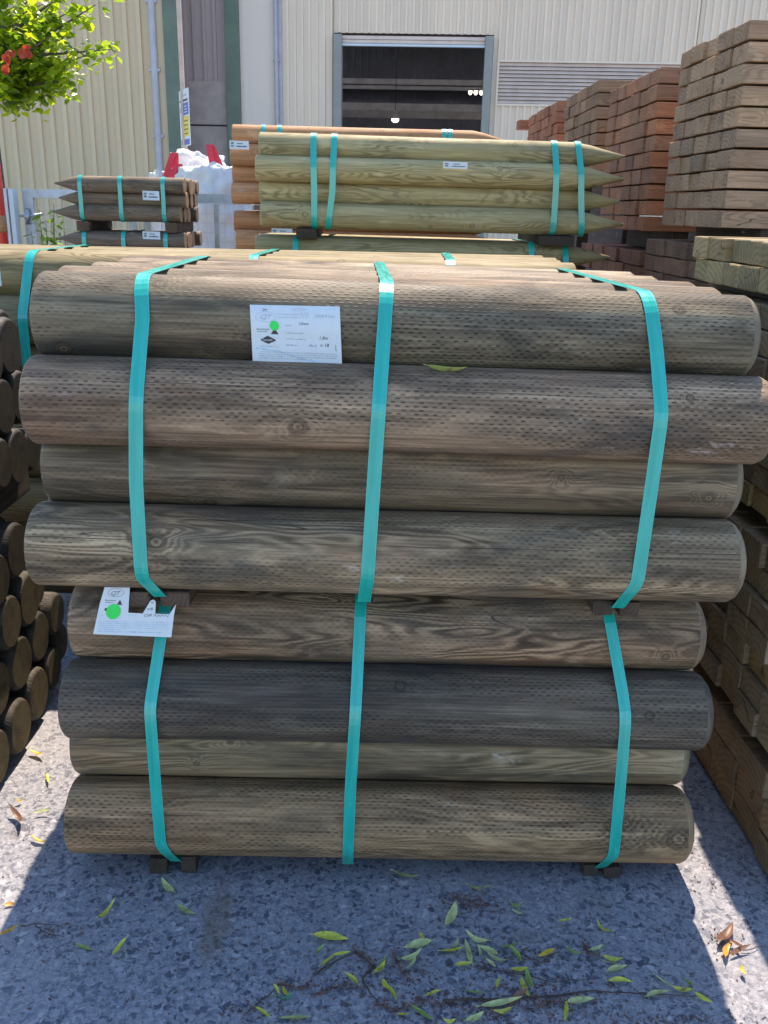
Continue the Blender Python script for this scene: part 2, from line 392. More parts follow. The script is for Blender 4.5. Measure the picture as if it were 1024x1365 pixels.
M['greyink'] = simple('grey_print', (0.40, 0.43, 0.47), 0.6, 0, 0.2, 200)
M['paleblueink'] = simple('pale_blue_print', (0.45, 0.60, 0.72), 0.6, 0, 0.2, 60)
M['sticker'] = simple('green_sticker', (0.02, 0.75, 0.10), 0.45, 0, 0.05, 40)
M['bluechip'] = simple('blue_paint_mark', (0.08, 0.22, 0.5), 0.5, 0, 0.3, 80)

def clad_mat(name, c, var=0.05, streak=0.12):
    s = NT(name); p = s.obj(); x = s.sep(p)
    n = s.noise(s.comb(s.mul(x[0], 3.0), s.mul(x[1], 3.0), s.mul(x[2], 0.25)), 1, 5, 0.6)
    m = s.noise(p, 0.5, 4, 0.6)
    col = s.mix(s.ss(n, 0.35, 0.7), tuple(k * (1 - streak) for k in c), c)
    col = s.mix(s.ss(m, 0.4, 0.75, 0, 0.3), col, tuple(k * (1 - var * 3) for k in c))
    s.bsdf(col, 0.55, None, 0, 0.4)
    return s.m
M['cream'] = clad_mat('cream_cladding', (0.70, 0.555, 0.345), 0.05, 0.08)
M['offwhite'] = clad_mat('offwhite_cladding', (0.89, 0.74, 0.57), 0.05, 0.09)
M['smooth'] = clad_mat('smooth_panel', (0.82, 0.69, 0.57), 0.04, 0.05)
M['mauve'] = clad_mat('mauve_cladding', (0.5, 0.39, 0.36), 0.04, 0.06)
M['concrete'] = simple('precast_concrete', (0.46, 0.37, 0.33), 0.8, 0, 0.12, 2.5, 0.3, 0.01)
M['greencol'] = simple('green_painted_steel', (0.13, 0.17, 0.12), 0.5, 0, 0.15, 2)
M['bluegrey'] = simple('greygreen_painted_steel', (0.28, 0.29, 0.25), 0.5, 0, 0.1, 2)
M['pipe'] = simple('blue_grey_pipe', (0.46, 0.44, 0.46), 0.4, 0, 0.1, 3)
M['louvre'] = simple('louvre_metal', (0.70, 0.56, 0.47), 0.5, 0, 0.08, 3)
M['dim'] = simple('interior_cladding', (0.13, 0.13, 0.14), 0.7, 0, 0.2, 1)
M['steelbeam'] = simple('interior_beam', (0.42, 0.39, 0.36), 0.6, 0, 0.2, 2)
M['galv'] = simple('galvanised_steel', (0.46, 0.50, 0.52), 0.42, 0.6, 0.15, 12)
M['wire'] = simple('fence_wire', (0.62, 0.62, 0.62), 0.5, 0.5, 0.1, 12)
M['bag'] = simple('white_woven_bag', (0.74, 0.73, 0.72), 0.75, 0, 0.04, 10, 0.3, 0.01)
M['pinkbag'] = simple('pink_white_bag', (0.78, 0.58, 0.58), 0.75, 0, 0.08, 10, 0.3, 0.01)
M['redloop'] = simple('red_webbing', (0.75, 0.04, 0.07), 0.6, 0, 0.1, 20)
M['redpaint'] = simple('red_paint', (0.70, 0.05, 0.03), 0.4, 0, 0.15, 6)
M['postwood'] = simple('pale_post_timber', (0.62, 0.50, 0.40), 0.7, 0, 0.1, 10)
M['signblue'] = simple('sign_blue', (0.06, 0.09, 0.42), 0.5, 0, 0.1, 10)
M['signyellow'] = simple('sign_yellow', (0.75, 0.58, 0.05), 0.5, 0, 0.1, 10)
def glasssheet():
    s = NT('added_roof_sheet'); t = s.n('ShaderNodeBsdfTranslucent'); s.set(t.inputs['Color'], (0.8, 0.84, 0.88)); s.t.links.new(t.outputs[0], s.out.inputs[0]); return s.m
M['added_rooflight'] = glasssheet()
def lampmat():
    s = NT('lamp_glow'); s.bsdf((0.9, 0.85, 0.7), 0.4, None, 0, 0.5, (1, 0.86, 0.6), 2.5); return s.m
M['lamp'] = lampmat()

# ------------------------------------------------------------------ light
SUN_EL, SUN_AZ = R(58), R(7)
world = bpy.data.worlds.new('World'); scene.world = world; world.use_nodes = True
wt = world.node_tree; bg = wt.nodes['Background']
sky = wt.nodes.new('ShaderNodeTexSky'); sky.sky_type = 'NISHITA'; sky.sun_disc = False
sky.sun_elevation = SUN_EL; sky.sun_rotation = SUN_AZ; sky.air_density = 1.0; sky.dust_density = 0.4; sky.ozone_density = 2.0
wt.links.new(sky.outputs[0], bg.inputs[0]); bg.inputs[1].default_value = 0.14
sl = bpy.data.lights.new('sun', 'SUN'); sl.energy = 3.7; sl.angle = R(0.53); sl.color = (1.0, 0.83, 0.66)
so = bpy.data.objects.new('sun', sl); C.objects.link(so)
sdir = Vector((math.sin(SUN_AZ) * math.cos(SUN_EL), math.cos(SUN_AZ) * math.cos(SUN_EL), math.sin(SUN_EL)))
so.rotation_euler = sdir.to_track_quat('Z', 'Y').to_euler(); so.location = sdir * 50
vs = scene.view_settings; vs.view_transform = 'Standard'; vs.look = 'None'; vs.exposure = 1.25; vs.gamma = 1.0; vs.use_curve_mapping = False

# ------------------------------------------------------------------ ground
g = MB(); g.add([(-300, -300, 0), (300, -300, 0), (300, 300, 0), (-300, 300, 0)], [(0, 1, 2, 3)])
tag(g.build('ground', M['ground']), 'grey exposed aggregate concrete yard', 'ground', kind='structure')

# ------------------------------------------------------------------ logs
def log_mesh(name, L, r, mats, seg=44, ch=(0.012, 0.02), ch2=None, tip=None, seed=0, nring=22, wob=1.0):
    """round log along X, centred; mats = (side, end, chamfer). ch = axial x radial chamfer; tip=(sign, length)"""
    rg = random.Random(seed); prof = []; ch2 = ch2 or ch
    x0, x1 = -L / 2, L / 2
    body0, body1 = x0, x1
    if tip and tip[0] < 0:
        prof.append((x0, r * 0.09)); body0 = x0 + tip[1]; prof += [(x0 + tip[1] * 0.33, r * 0.42), (x0 + tip[1] * 0.7, r * 0.8)]
    else:
        prof += [(x0, r - ch[1]), (x0 + ch[0] * 0.22, r - ch[1] * 0.55), (x0 + ch[0] * 0.55, r - ch[1] * 0.2)]; body0 = x0 + ch[0]
    tail = []
    if tip and tip[0] > 0:
        body1 = x1 - tip[1]; tail = [(x1 - tip[1] * 0.7, r * 0.8), (x1 - tip[1] * 0.33, r * 0.42), (x1, r * 0.09)]
    else:
        body1 = x1 - ch2[0]; tail = [(x1 - ch2[0] * 0.55, r - ch2[1] * 0.2), (x1 - ch2[0] * 0.22, r - ch2[1] * 0.55), (x1, r - ch2[1])]
    for i in range(nring + 1):
        prof.append((body0 + (body1 - body0) * i / nring, r))
    nb0 = 3; nb1 = len(prof)
    prof += tail
    verts, faces, slots, sm, uvs = [], [], [], [], []
    so_ = rg.uniform(0, 100); tap = rg.uniform(-0.025, 0.025) * wob; bow = (rg.uniform(-.003, .003) * wob, rg.uniform(-.0015, .003) * wob)
    for (x, rr) in prof:
        for k in range(seg):
            a = 2 * math.pi * k / seg   # seam at the back (+Y) side
            n = mnoise.noise((x * 1.1 + so_, math.cos(a) * 0.9, math.sin(a) * 0.9)) * 0.011 + mnoise.noise((x * 5 + so_, math.cos(a) * 2.2, math.sin(a) * 2.2)) * 0.0028
            q = rr * (1 + n * wob * 2.2) if rr > r * 0.2 else rr
            # turning from the back under the log to the front
            q *= 1 + tap * x / L
            verts.append((x, q * math.cos(a) + bow[0] * (1 - 4 * x * x / L / L), -q * math.sin(a) + bow[1] * (1 - 4 * x * x / L / L)))
    nP = len(prof)
    for i in range(nP - 1):
        for k in range(seg):
            k2 = (k + 1) % seg
            faces.append((i * seg + k, i * seg + k2, (i + 1) * seg + k2, (i + 1) * seg + k))
            isch = (i < nb0 or i >= nb1 - 1) and not (tip and ((tip[0] < 0 and i < nb0) or (tip[0] > 0 and i >= nb1 - 1)))
            slots.append(2 if isch and (i >= nb1 - 1 or rg.random() < 0.04) else 0); sm.append(True)
            va, vb = k / seg * 2 * math.pi * r, (k + 1) / seg * 2 * math.pi * r
            uvs.append([(prof[i][0], va), (prof[i][0], vb), (prof[i + 1][0], vb), (prof[i + 1][0], va)])
            if slots[-1] == 2:
                uvs[-1] = [(verts[j][1], verts[j][2]) for j in faces[-1]]
    for base, fl in ((0, False), ((nP - 1) * seg, True)):
        f = [base + k for k in range(seg)]
        if not fl: f = f[::-1]
        faces.append(f); slots.append(1); sm.append(False); uvs.append([(verts[j][1], verts[j][2]) for j in f])
    return mesh(name, verts, faces, list(mats), slots, sm, uvs)

_vars = {}
def log_variant(key, i, *a, **k):
    kk = (key, i)
    if kk not in _vars: _vars[kk] = log_mesh(key, *a, seed=hash(i) % 97 + 3, **k)
    return _vars[kk]

def hull2d(pts):
    pts = sorted(set((round(a, 5), round(b, 5)) for a, b in pts))
    def half(ps):
        h = []
        for p in ps:
            while len(h) > 1 and (h[-1][0] - h[-2][0]) * (p[1] - h[-2][1]) - (h[-1][1] - h[-2][1]) * (p[0] - h[-2][0]) <= 0: h.pop()
            h.append(p)
        return h
    lo = half(pts); hi = half(pts[::-1])
    return lo[:-1] + hi[:-1]

def strap(name, circles, xf, label, group, width=0.040, extra=(), thick=0.0012):
    """band pulled tight round a bundle; circles = (y,z,r); xf(y,z) gives x along the log axis"""
    pts = []
    for (y, z, r) in circles:
        for k in range(40):
            a = 2 * math.pi * k / 40
            pts.append((y + (r + 0.0025) * math.cos(a), z + (r + 0.0025) * math.sin(a)))
    pts += list(extra)
    h = hull2d(pts); n = len(h)
    # resample long straight runs
    path = []
    for i in range(n):
        a, b = h[i], h[(i + 1) % n]; d = math.dist(a, b); m = max(1, int(d / 0.04))
        for j in range(m): path.append((a[0] + (b[0] - a[0]) * j / m, a[1] + (b[1] - a[1]) * j / m))
    n = len(path); verts = []; faces = []; uvs = []
    cen = (sum(p[0] for p in path) / n, sum(p[1] for p in path) / n)
    s = 0; ss = []
    P3 = [Vector((xf(p[0], p[1]), p[0], p[1])) for p in path]
    for i, p in enumerate(path):
        ss.append(s); s += math.dist(p, path[(i + 1) % n])
    for i in range(n):
        t = (P3[(i + 1) % n] - P3[i - 1]).normalized()
        t2 = Vector((0, t.y, t.z)).normalized(); nrm = Vector((0, t2.z, -t2.y))
        if nrm.y * (path[i][0] - cen[0]) + nrm.z * (path[i][1] - cen[1]) < 0: nrm = -nrm
        side = t.cross(nrm).normalized()
        for sgn in (-1, 1):
            for o in (0.0, thick): verts.append(P3[i] + side * sgn * width / 2 + nrm * o)
    for i in range(n):
        a, b = i * 4, ((i + 1) % n) * 4; s0, s1 = ss[i], ss[i] + math.dist(path[i], path[(i + 1) % n]); w = 0.0185
        for q, vv in (((1, 3), (-w, w)), ((2, 0), (w, -w)), ((0, 1), (-w, -w)), ((3, 2), (w, w))):
            faces.append((a + q[0], a + q[1], b + q[1], b + q[0])); uvs.append([(s0, vv[0]), (s0, vv[1]), (s1, vv[1]), (s1, vv[0])])
    o = link(name, mesh(name, verts, faces, M['strap'], None, False, uvs))
    # flat-shaded edges look right on a thin band
    return tag(o, label, 'strap', group)

# ---- front stack: two strapped bundles, hex packed, tilted a little down to the right
TILTY = R(0.75)
RZ = [0.158, 0.349, 0.540, 0.731, 0.996, 1.187, 1.378, 1.569]
ENDS = [(-0.850, 0.985), (-0.850, 0.985), (-0.830, 0.988), (-0.822, 0.982), (-0.872, 1.010), (-0.850, 1.018), (-0.845, 1.032), (-0.838, 1.005)]
TINT = [(1.28, 1.08, 0.86), (1.0, 0.98, 0.85), (0.55, 0.57, 0.61), (1.24, 1.10, 0.98), (1.18, 1.12, 1.0), (0.90, 0.86, 0.78), (1.12, 1.0, 0.93), (0.79, 0.82, 0.77)]
INC = [1.0, 0.12, 0.9, 0.5, 0.75, 0.4, 1.0, 1.0]
LOOK = ['lowest tan brown front log, heavily incised, big dark knot at its right end',
        'plain grey-brown log set back between the lowest log and the charcoal one',
        'dark charcoal-blue incised log, third from the ground in the front face',
        'reddish-brown log with wavy flame grain just under the upper bundle, behind the torn label',
        'grey-brown log with a long check, lowest of the upper front bundle',
        'narrow-looking dark grey-brown log set back below the long protruding purple-brown log',
        'purple-brown incised log reaching farthest right, below the white paper label',
        'grey-green incised log on top of the front face, carrying the white paper label']
front_c = {0: [], 1: []}
SX = 0.07
FLAME = [0.36, 0.55, 0.12, 1.1, 0.6, 0.35, 0.22, 0.28]
KNOT = {7: [(905, 412, 0.014)], 6: [(397, 570, 0.020)], 5: [(945, 664, 0.014)], 4: [(208, 722, 0.022)], 3: [(888, 876, 0.011)], 2: [(866, 955, 0.012)], 1: [(262, 1018, 0.008)], 0: [(905, 1119, 0.030)]}
CHECK = {6: [(600, 523)], 4: [(350, 722)], 0: [(180, 1085)]}
def hit(px, py, yc, zc, r):
    d = ray(px, py); A = d.y ** 2 + d.z ** 2; oz = CAMH - zc; oy = -yc
    # the log is level enough here: shift for its small tilt
    B = d.y * oy + d.z * oz; Cc = oy * oy + oz * oz - r * r; D = B * B - A * Cc
    t = (-B - math.sqrt(max(0, D))) / A
    p = d * t; zc2 = zc - math.tan(TILTY) * (p.x - SX)
    oz = CAMH - zc2; B = d.y * oy + d.z * oz; Cc = oy * oy + oz * oz - r * r; D = B * B - A * Cc; t = (-B - math.sqrt(max(0, D))) / A; p = d * t
    return p.x, (math.atan2(-(CAMH + p.z - zc2), p.y - yc) % (2 * math.pi)) * r
for row in range(8):
    nc = 6 if row % 2 == 0 else 5
    for k in range(nc):
        y = (2.22 if row % 2 == 0 else 2.33) + 0.2206 * k
        r = 0.1098
        e0, e1 = ENDS[row]
        e0 += 0.026; e1 -= 0.013
        if k: e0 += rnd.uniform(-0.03, 0.03); e1 += rnd.uniform(-0.05, 0.02)
        L = e1 - e0; xc = (e0 + e1) / 2
        big = 0.045 if k == 0 else 0.03
        me = log_mesh('incised_log', L, r, (M['log'], M['logend'], M['rimmed']), seg=72 if k == 0 else 40, ch=(0.014, 0.016), ch2=(0.030, 0.034), seed=row * 10 + k, nring=30)
        o = link('incised_log', me, None, (xc, y, RZ[row] - math.tan(TILTY) * (xc - SX)), (0, TILTY, 0))
        o['flame'] = FLAME[row] if k == 0 else 0.5
        o['incise'] = INC[row] if k == 0 else rnd.uniform(0.3, 1.0)
        if k == 0:
            for (px, py, kr_) in KNOT.get(row, ()):
                hx, hv = hit(px, py, y, RZ[row], r); o['knot_x'] = hx - xc; o['knot_v'] = hv; o['knot_r'] = kr_
            for (px, py) in CHECK.get(row, ()): o['check_v'] = hit(px, py, y, RZ[row], r)[1]
        t = TINT[row] if k == 0 else tuple(f0 * c for f0 in [rnd.uniform(0.9, 1.25)] for c in (1, 0.97, 0.9))
        o.color = (*t, 1)
        lab = LOOK[row] if k == 0 else ('%s log behind the front face in the top layer of the front stack' % ORD[k] if row == 7 else
              'incised log inside the front stack, %s layer from the ground, %s from the front' % (ORD[row], ORD[k]))
        tag(o, lab, 'log', 'incised logs strapped in the front stack')
        front_c[0 if row < 4 else 1].append((y, RZ[row], r))

def interp(tab):
    tab = sorted(tab)
    def f(v):
        if v <= tab[0][0]: return tab[0][1]
        for (a, xa), (b, xb) in zip(tab, tab[1:]):
            if v <= b: return xa + (xb - xa) * (v - a) / (b - a)
        return tab[-1][1]
    return f

def front_strap(tabz, back_x, topy, cs, label, width):
    fz = interp(tabz)
    def xf(y, z):
        if y < 2.36: x = fz(z)
        else:
            t = min(1, (y - 2.36) / 1.0)
            x = tabz[0][1] + (back_x - tabz[0][1]) * t
        return x
    # shift the tilted stack's circles to their height at this x
    xm = tabz[len(tabz) // 2][1]; dz = -math.tan(TILTY) * (xm - SX)
    low = min(c[1] - c[2] for c in cs) + dz
    ex = [(2.17, low - 0.012), (3.25, low - 0.012)]
    return strap('strap', [(y, z + dz, r) for y, z, r in cs], xf, label, 'teal straps round the front stack', width, ex)

front_strap([(1.69, -0.546), (1.60, -0.533), (1.417, -0.536), (1.213, -0.549), (0.956, -0.552), (0.88, -0.522)], -0.552, 0, front_c[1], 'left teal strap of the upper front bundle, running down to the torn label', 0.034)
front_strap([(1.69, 0.055), (1.40, 0.037), (0.964, 0.017), (0.90, 0.010)], 0.046, 0, front_c[1], 'middle teal strap of the upper front bundle, right of the white label', 0.034)
front_strap([(1.69, 0.700), (1.55, 0.712), (1.412, 0.716), (1.20, 0.712), (0.963, 0.706), (0.885, 0.682)], 0.675, 0, front_c[1], 'right teal strap of the upper front bundle, ending between two dark bearers', 0.034)
front_strap([(0.84, -0.530), (0.788, -0.532), (0.589, -0.554), (0.306, -0.552), (0.157, -0.550), (0.06, -0.525)], -0.53, 0, front_c[0], 'left teal strap of the lower front bundle, coming out below the torn label', 0.031)
front_strap([(0.84, 0.002), (0.617, -0.007), (0.335, -0.020), (0.096, -0.025)], 0.0, 0, front_c[0], 'middle teal strap of the lower front bundle', 0.031)
front_strap([(0.84, 0.680), (0.60, 0.718), (0.341, 0.727), (0.12, 0.732), (0.05, 0.716)], 0.69, 0, front_c[0], 'right teal strap of the lower front bundle, near the dark charcoal log end', 0.031)

def bevel_box(name, L, w, h, mats, bev=0.003, seed=0, jag=0.0):
    bm = bmesh.new(); bmesh.ops.create_cube(bm, size=1.0)
    for v in bm.verts: v.co = Vector((v.co.x * L, v.co.y * w, v.co.z * h))
    if bev: bmesh.ops.bevel(bm, geom=list(bm.edges), offset=bev, segments=2, affect='EDGES', profile=0.5)
    uvl = bm.loops.layers.uv.new('UVMap'); rg = random.Random(seed)
    if jag:
        for v in bm.verts: v.co += Vector((rg.uniform(-jag, jag) * 0.4, rg.uniform(-jag, jag), rg.uniform(-jag, jag)))
    for f in bm.faces:
        n = f.normal
        if abs(n.x) > 0.8: f.material_index = 1
        f.smooth = False
        for l in f.loops:
            c = l.vert.co
            if abs(n.x) > 0.8: l[uvl].uv = (c.y, c.z)
            elif abs(n.z) > abs(n.y): l[uvl].uv = (c.x, c.y)
            else: l[uvl].uv = (c.x, c.z + 0.3)
    me = bpy.data.meshes.new(name); bm.to_mesh(me); bm.free()
    for m in mats: me.materials.append(m)
    return me

def bearer(x, y0, y1, z0, z1, w, label, col=(1, 1, 1), group='dark timber bearers under the stacks'):
    me = bevel_box('bearer', y1 - y0, w, z1 - z0, (M['bearer'], M['bearerend']), 0.004, int(x * 1000) % 77, 0.002)
    o = link('bearer', me, None, (x, (y0 + y1) / 2, (z0 + z1) / 2), (0, 0, math.pi / 2), col)
    return tag(o, label, 'bearer', group)

lowL, lowR = 0.049 + 0.0085, 0.049 - 0.0085
bearer(-0.577, 2.165, 3.4, 0.001, lowL - 0.002, 0.050, 'left block of the pair of ground bearers under the left lower strap')
bearer(-0.491, 2.17, 3.4, 0.001, lowL - 0.004, 0.044, 'right block of the pair of ground bearers under the left lower strap')
bearer(0.690, 2.165, 3.4, 0.001, lowR - 0.002, 0.045, 'left block of the pair of ground bearers under the right lower strap')
bearer(0.752, 2.155, 3.4, 0.001, lowR - 0.003, 0.050, 'right block of the pair of ground bearers under the right lower strap')
mz = lambda x: -math.tan(TILTY) * (x - SX)
for x, w, lab, y0 in ((-0.590, 0.075, 'wide grey bearer between the bundles, left of the left strap behind the torn label', 2.17), (-0.487, 0.075, 'wide grey bearer between the bundles, right of the left strap behind the torn label', 2.175),
                  (0.650, 0.05, 'dark bearer between the bundles just left of the right strap', 2.185), (0.718, 0.052, 'dark bearer between the bundles just right of the right strap', 2.18)):
    bearer(x, y0, 3.4, 0.8425 + mz(x), 0.884 + mz(x), w, lab, (1.8, 1.7, 1.6) if x < 0 else (1.5, 1.4, 1.3))

# ---- paper labels with print
def text_polys(body, size, shear=0.0):
    cu = bpy.data.curves.new('t', 'FONT'); cu.body = body; cu.size = size; cu.shear = shear; cu.resolution_u = 2; cu.align_x = 'LEFT'
    ob = bpy.data.objects.new('t', cu); C.objects.link(ob)
    dg = bpy.context.evaluated_depsgraph_get(); me = ob.evaluated_get(dg).to_mesh()
    v = [Vector(p.co) for p in me.vertices]; f = [tuple(p.vertices) for p in me.polygons]
    ob.evaluated_get(dg).to_mesh_clear(); bpy.data.objects.remove(ob); bpy.data.curves.remove(cu)
    return v, f

def scribble(w, h, rg, n=7):
    """handwriting-like zigzag stroke as thin quads"""
    pts = []
    for i in range(n + 1):
        pts.append(Vector((w * i / n + rg.uniform(-0.1, 0.1) * w / n, h * (0.15 + 0.75 * (i % 2)) + rg.uniform(-0.2, 0.2) * h, 0)))
    return pts

class Sheet:
    """a sheet of paper given by fn(u,v)->(point, normal) in metres; everything printed on it is bent the same way"""
    def __init__(s, root, fn): s.root = root; s.fn = fn
    def put(s, name, polys, mat, lift):
        mb = MB()
        for vs_, fs_ in polys:
            out = []
            for p in vs_:
                q, n = s.fn(p.x, p.y); out.append(q + n * lift)
            mb.add(out, fs_)
        return mb.build(name, mat, s.root)
    @staticmethod
    def rect(u0, v0, u1, v1, nu=1, nv=1):
        vs_ = [Vector((u0 + (u1 - u0) * i / nu, v0 + (v1 - v0) * j / nv, 0)) for j in range(nv + 1) for i in range(nu + 1)]
        fs_ = [(j * (nu + 1) + i, j * (nu + 1) + i + 1, (j + 1) * (nu + 1) + i + 1, (j + 1) * (nu + 1) + i) for j in range(nv) for i in range(nu)]
        return vs_, fs_
    @staticmethod
    def stroke(pts, w):
        vs_, fs_ = [], []
        for a, b in zip(pts, pts[1:]):
            d = (b - a); n = Vector((-d.y, d.x, 0)).normalized() * w / 2; k = len(vs_)
            vs_ += [a - n, b - n, b + n, a + n]; fs_.append((k, k + 1, k + 2, k + 3))
        return vs_, fs_
    @staticmethod
    def disc(cx, cy, r, ry=None, n=28, rg=None):
        ry = ry or r
        vs_ = [Vector((cx + r * math.cos(2 * math.pi * k / n) * (1 + (rg.uniform(-.03, .03) if rg else 0)), cy + ry * math.sin(2 * math.pi * k / n), 0)) for k in range(n)]
        return [Vector((cx, cy, 0))] + vs_, [(0, 1 + k, 1 + (k + 1) % n) for k in range(n)]
    @staticmethod
    def text(body, x, y, size, shear=0.0, wscale=1.0, rot=0.0):
        v, f = text_polys(body, size, shear); c, s_ = math.cos(rot), math.sin(rot)
        return [Vector((x + p.x * wscale * c - p.y * s_, y + p.x * wscale * s_ + p.y * c, 0)) for p in v], f
    @staticmethod
    def words(u0, v, u1, h, rg):
        out = []; u = u0
        while u < u1 - 0.002:
            w = min(rg.uniform(0.003, 0.009), u1 - u); out.append(Sheet.rect(u, v, u + w, v + h * rg.uniform(0.6, 1.0))); u += w + 0.0014
        return out
    @staticmethod
    def oval(cx, cy, a, b, w=0.0007, ph=0.0):
        return Sheet.stroke([Vector((cx + a * math.cos(t * .24 + ph), cy + b * math.sin(t * .24 + ph), 0)) for t in range(28)], w)

def paper_mesh(fn, outline, nu=14, nv=10, W=0.2, H=0.14):
    mb = MB()
    for j in range(nv):
        for i in range(nu):
            q = [(i / nu * W, j / nv * H), ((i + 1) / nu * W, j / nv * H), ((i + 1) / nu * W, (j + 1) / nv * H), (i / nu * W, (j + 1) / nv * H)]
            mb.add([fn(*p)[0] for p in q], [(0, 1, 2, 3)], 0, True)
    return mb

def big_label():
    W, H = 0.216, 0.150
    tl, tr_, br, bl = [at(*p, Y=2.215) for p in ((333, 406), (453, 408.5), (456, 487), (337, 482))]
    root = empty('paper_label', (tl + br) / 2)
    tag(root, 'white paper label with green dot and hexagon logo on the top front log', 'label', 'paper tags stapled on the timber')
    inv = -((tl + br) / 2)
    rz = RZ[7]; rr = 0.1098
    def fn(u, v):
        s_, t_ = u / W, v / H
        p = (bl * (1 - s_) + br * s_) * (1 - t_) + (tl * (1 - s_) + tr_ * s_) * t_
        zc = rz - math.tan(TILTY) * (p.x - SX); dz = max(-0.02, p.z - zc)
        ysurf = 2.33 - math.sqrt(max(1e-5, (rr + 0.004) ** 2 - min(dz * dz, 0.0115)))
        y = ysurf - 0.0022 - 0.0014 * math.sin(s_ * 7) * (1 - t_)
        # keep the picture place while bending to the log: slide along the view ray
        k = y / p.y
        q = Vector((p.x * k, y, CAMH + (p.z - CAMH) * k))
        n = Vector((0, -1, max(0.0, dz) * 6)).normalized()
        return q + inv, n
    sh = Sheet(root, fn); rg = random.Random(4)
    sh.put('sheet', [Sheet.rect(0, 0, W, H, 16, 14)], M['paper'], 0.0)
    X = lambda a: (a - 80) / 775 * W           # from the enlarged view of the label
    Y = lambda b: (600 - b) / 490 * H
    lg = [Sheet.oval(X(212), Y(210), 0.024, 0.0135), Sheet.text('CJT', X(150), Y(228), 0.017, 0.5, 1.05)]
    sh.put('oval_logo', lg, M['greyink'], 0.0006)
    sh.put('small_heading', [Sheet.text('2M', X(187), Y(160), 0.0085)], M['ink'], 0.0006)
    bmk = [Sheet.text('Benchmark', X(130), Y(322), 0.0066)] + Sheet.words(X(133), Y(338), X(215), 0.0016, rg)
    bmk.append(([Vector((X(250), Y(355), 0)), Vector((X(315), Y(355), 0)), Vector((X(283), Y(300), 0))], [(0, 1, 2)]))
    sh.put('house_logo', bmk, M['ink'], 0.0006)
    hx = [(160, 402), (222, 370), (288, 402), (288, 412), (224, 440), (160, 412)]
    sh.put('hexagon_logo', [([Vector((X(a), Y(b), 0)) for a, b in hx], [(5, 4, 3, 2, 1, 0)])], M['ink'], 0.0007)
    sh.put('hexagon_lettering', [Sheet.text('Tanalith', X(172), Y(414), 0.0078)], M['paper'], 0.0011)
    pr = []
    pr += [Sheet.text('The Outdoor Poles Co', X(312), Y(190), 0.0056)] + [Sheet.text('www. poles and posts', X(312), Y(215), 0.0056)]
    for b, u1 in ((280, 440), (345, 540), (395, 550), (448, 480)): pr += Sheet.words(X(375), Y(b), X(u1), 0.0026, rg)
    for b in (512, 530, 548, 566): pr += Sheet.words(X(135 if b > 520 else 150), Y(b), X(820 if b < 560 else 600), 0.0022, rg)
    pr += Sheet.words(X(150), Y(465), X(310), 0.0018, rg)
    sh.put('printed_text', pr, M['greyink'], 0.0006)
    band = [Sheet.stroke([Vector((X(115), Y(480), 0)), Vector((X(300), Y(500), 0)), Vector((X(520), Y(560), 0)), Vector((X(700), Y(592), 0))], 0.004)]
    sh.put('blue_band', band, M['paleblueink'], 0.0004)
    hw = [Sheet.text('125mm', X(490), Y(270), 0.0095, 0.3, 0.85), Sheet.text('1.8m', X(662), Y(388), 0.012, 0.3, 0.9), Sheet.text('x 18', X(672), Y(448), 0.012, 0.1), Sheet.text('No. 2', X(575), Y(450), 0.0075, 0.2)]
    hw.append(Sheet.stroke([Vector((X(808), Y(430), 0)), Vector((X(806), Y(476), 0)), Vector((X(818), Y(478), 0))], 0.0011))
    sh.put('handwriting', hw, M['ink'], 0.0007)
    fw = [Sheet.stroke([p + Vector((X(440), Y(165), 0)) for p in scribble(0.032, 0.012, rg, 9)], 0.0006), Sheet.stroke([p + Vector((X(510), Y(220), 0)) for p in scribble(0.02, 0.022, rg, 6)], 0.0006), Sheet.text('DS/24 A Two', X(635), Y(205), 0.0105, 0.4, 0.8)]
    sh.put('faint_handwriting', fw, M['greyink'], 0.0006)
    sh.put('green_dot', [Sheet.disc(X(283), Y(283), 0.0112, 0.0125, 26, rg)], M['sticker'], 0.0013)
big_label()

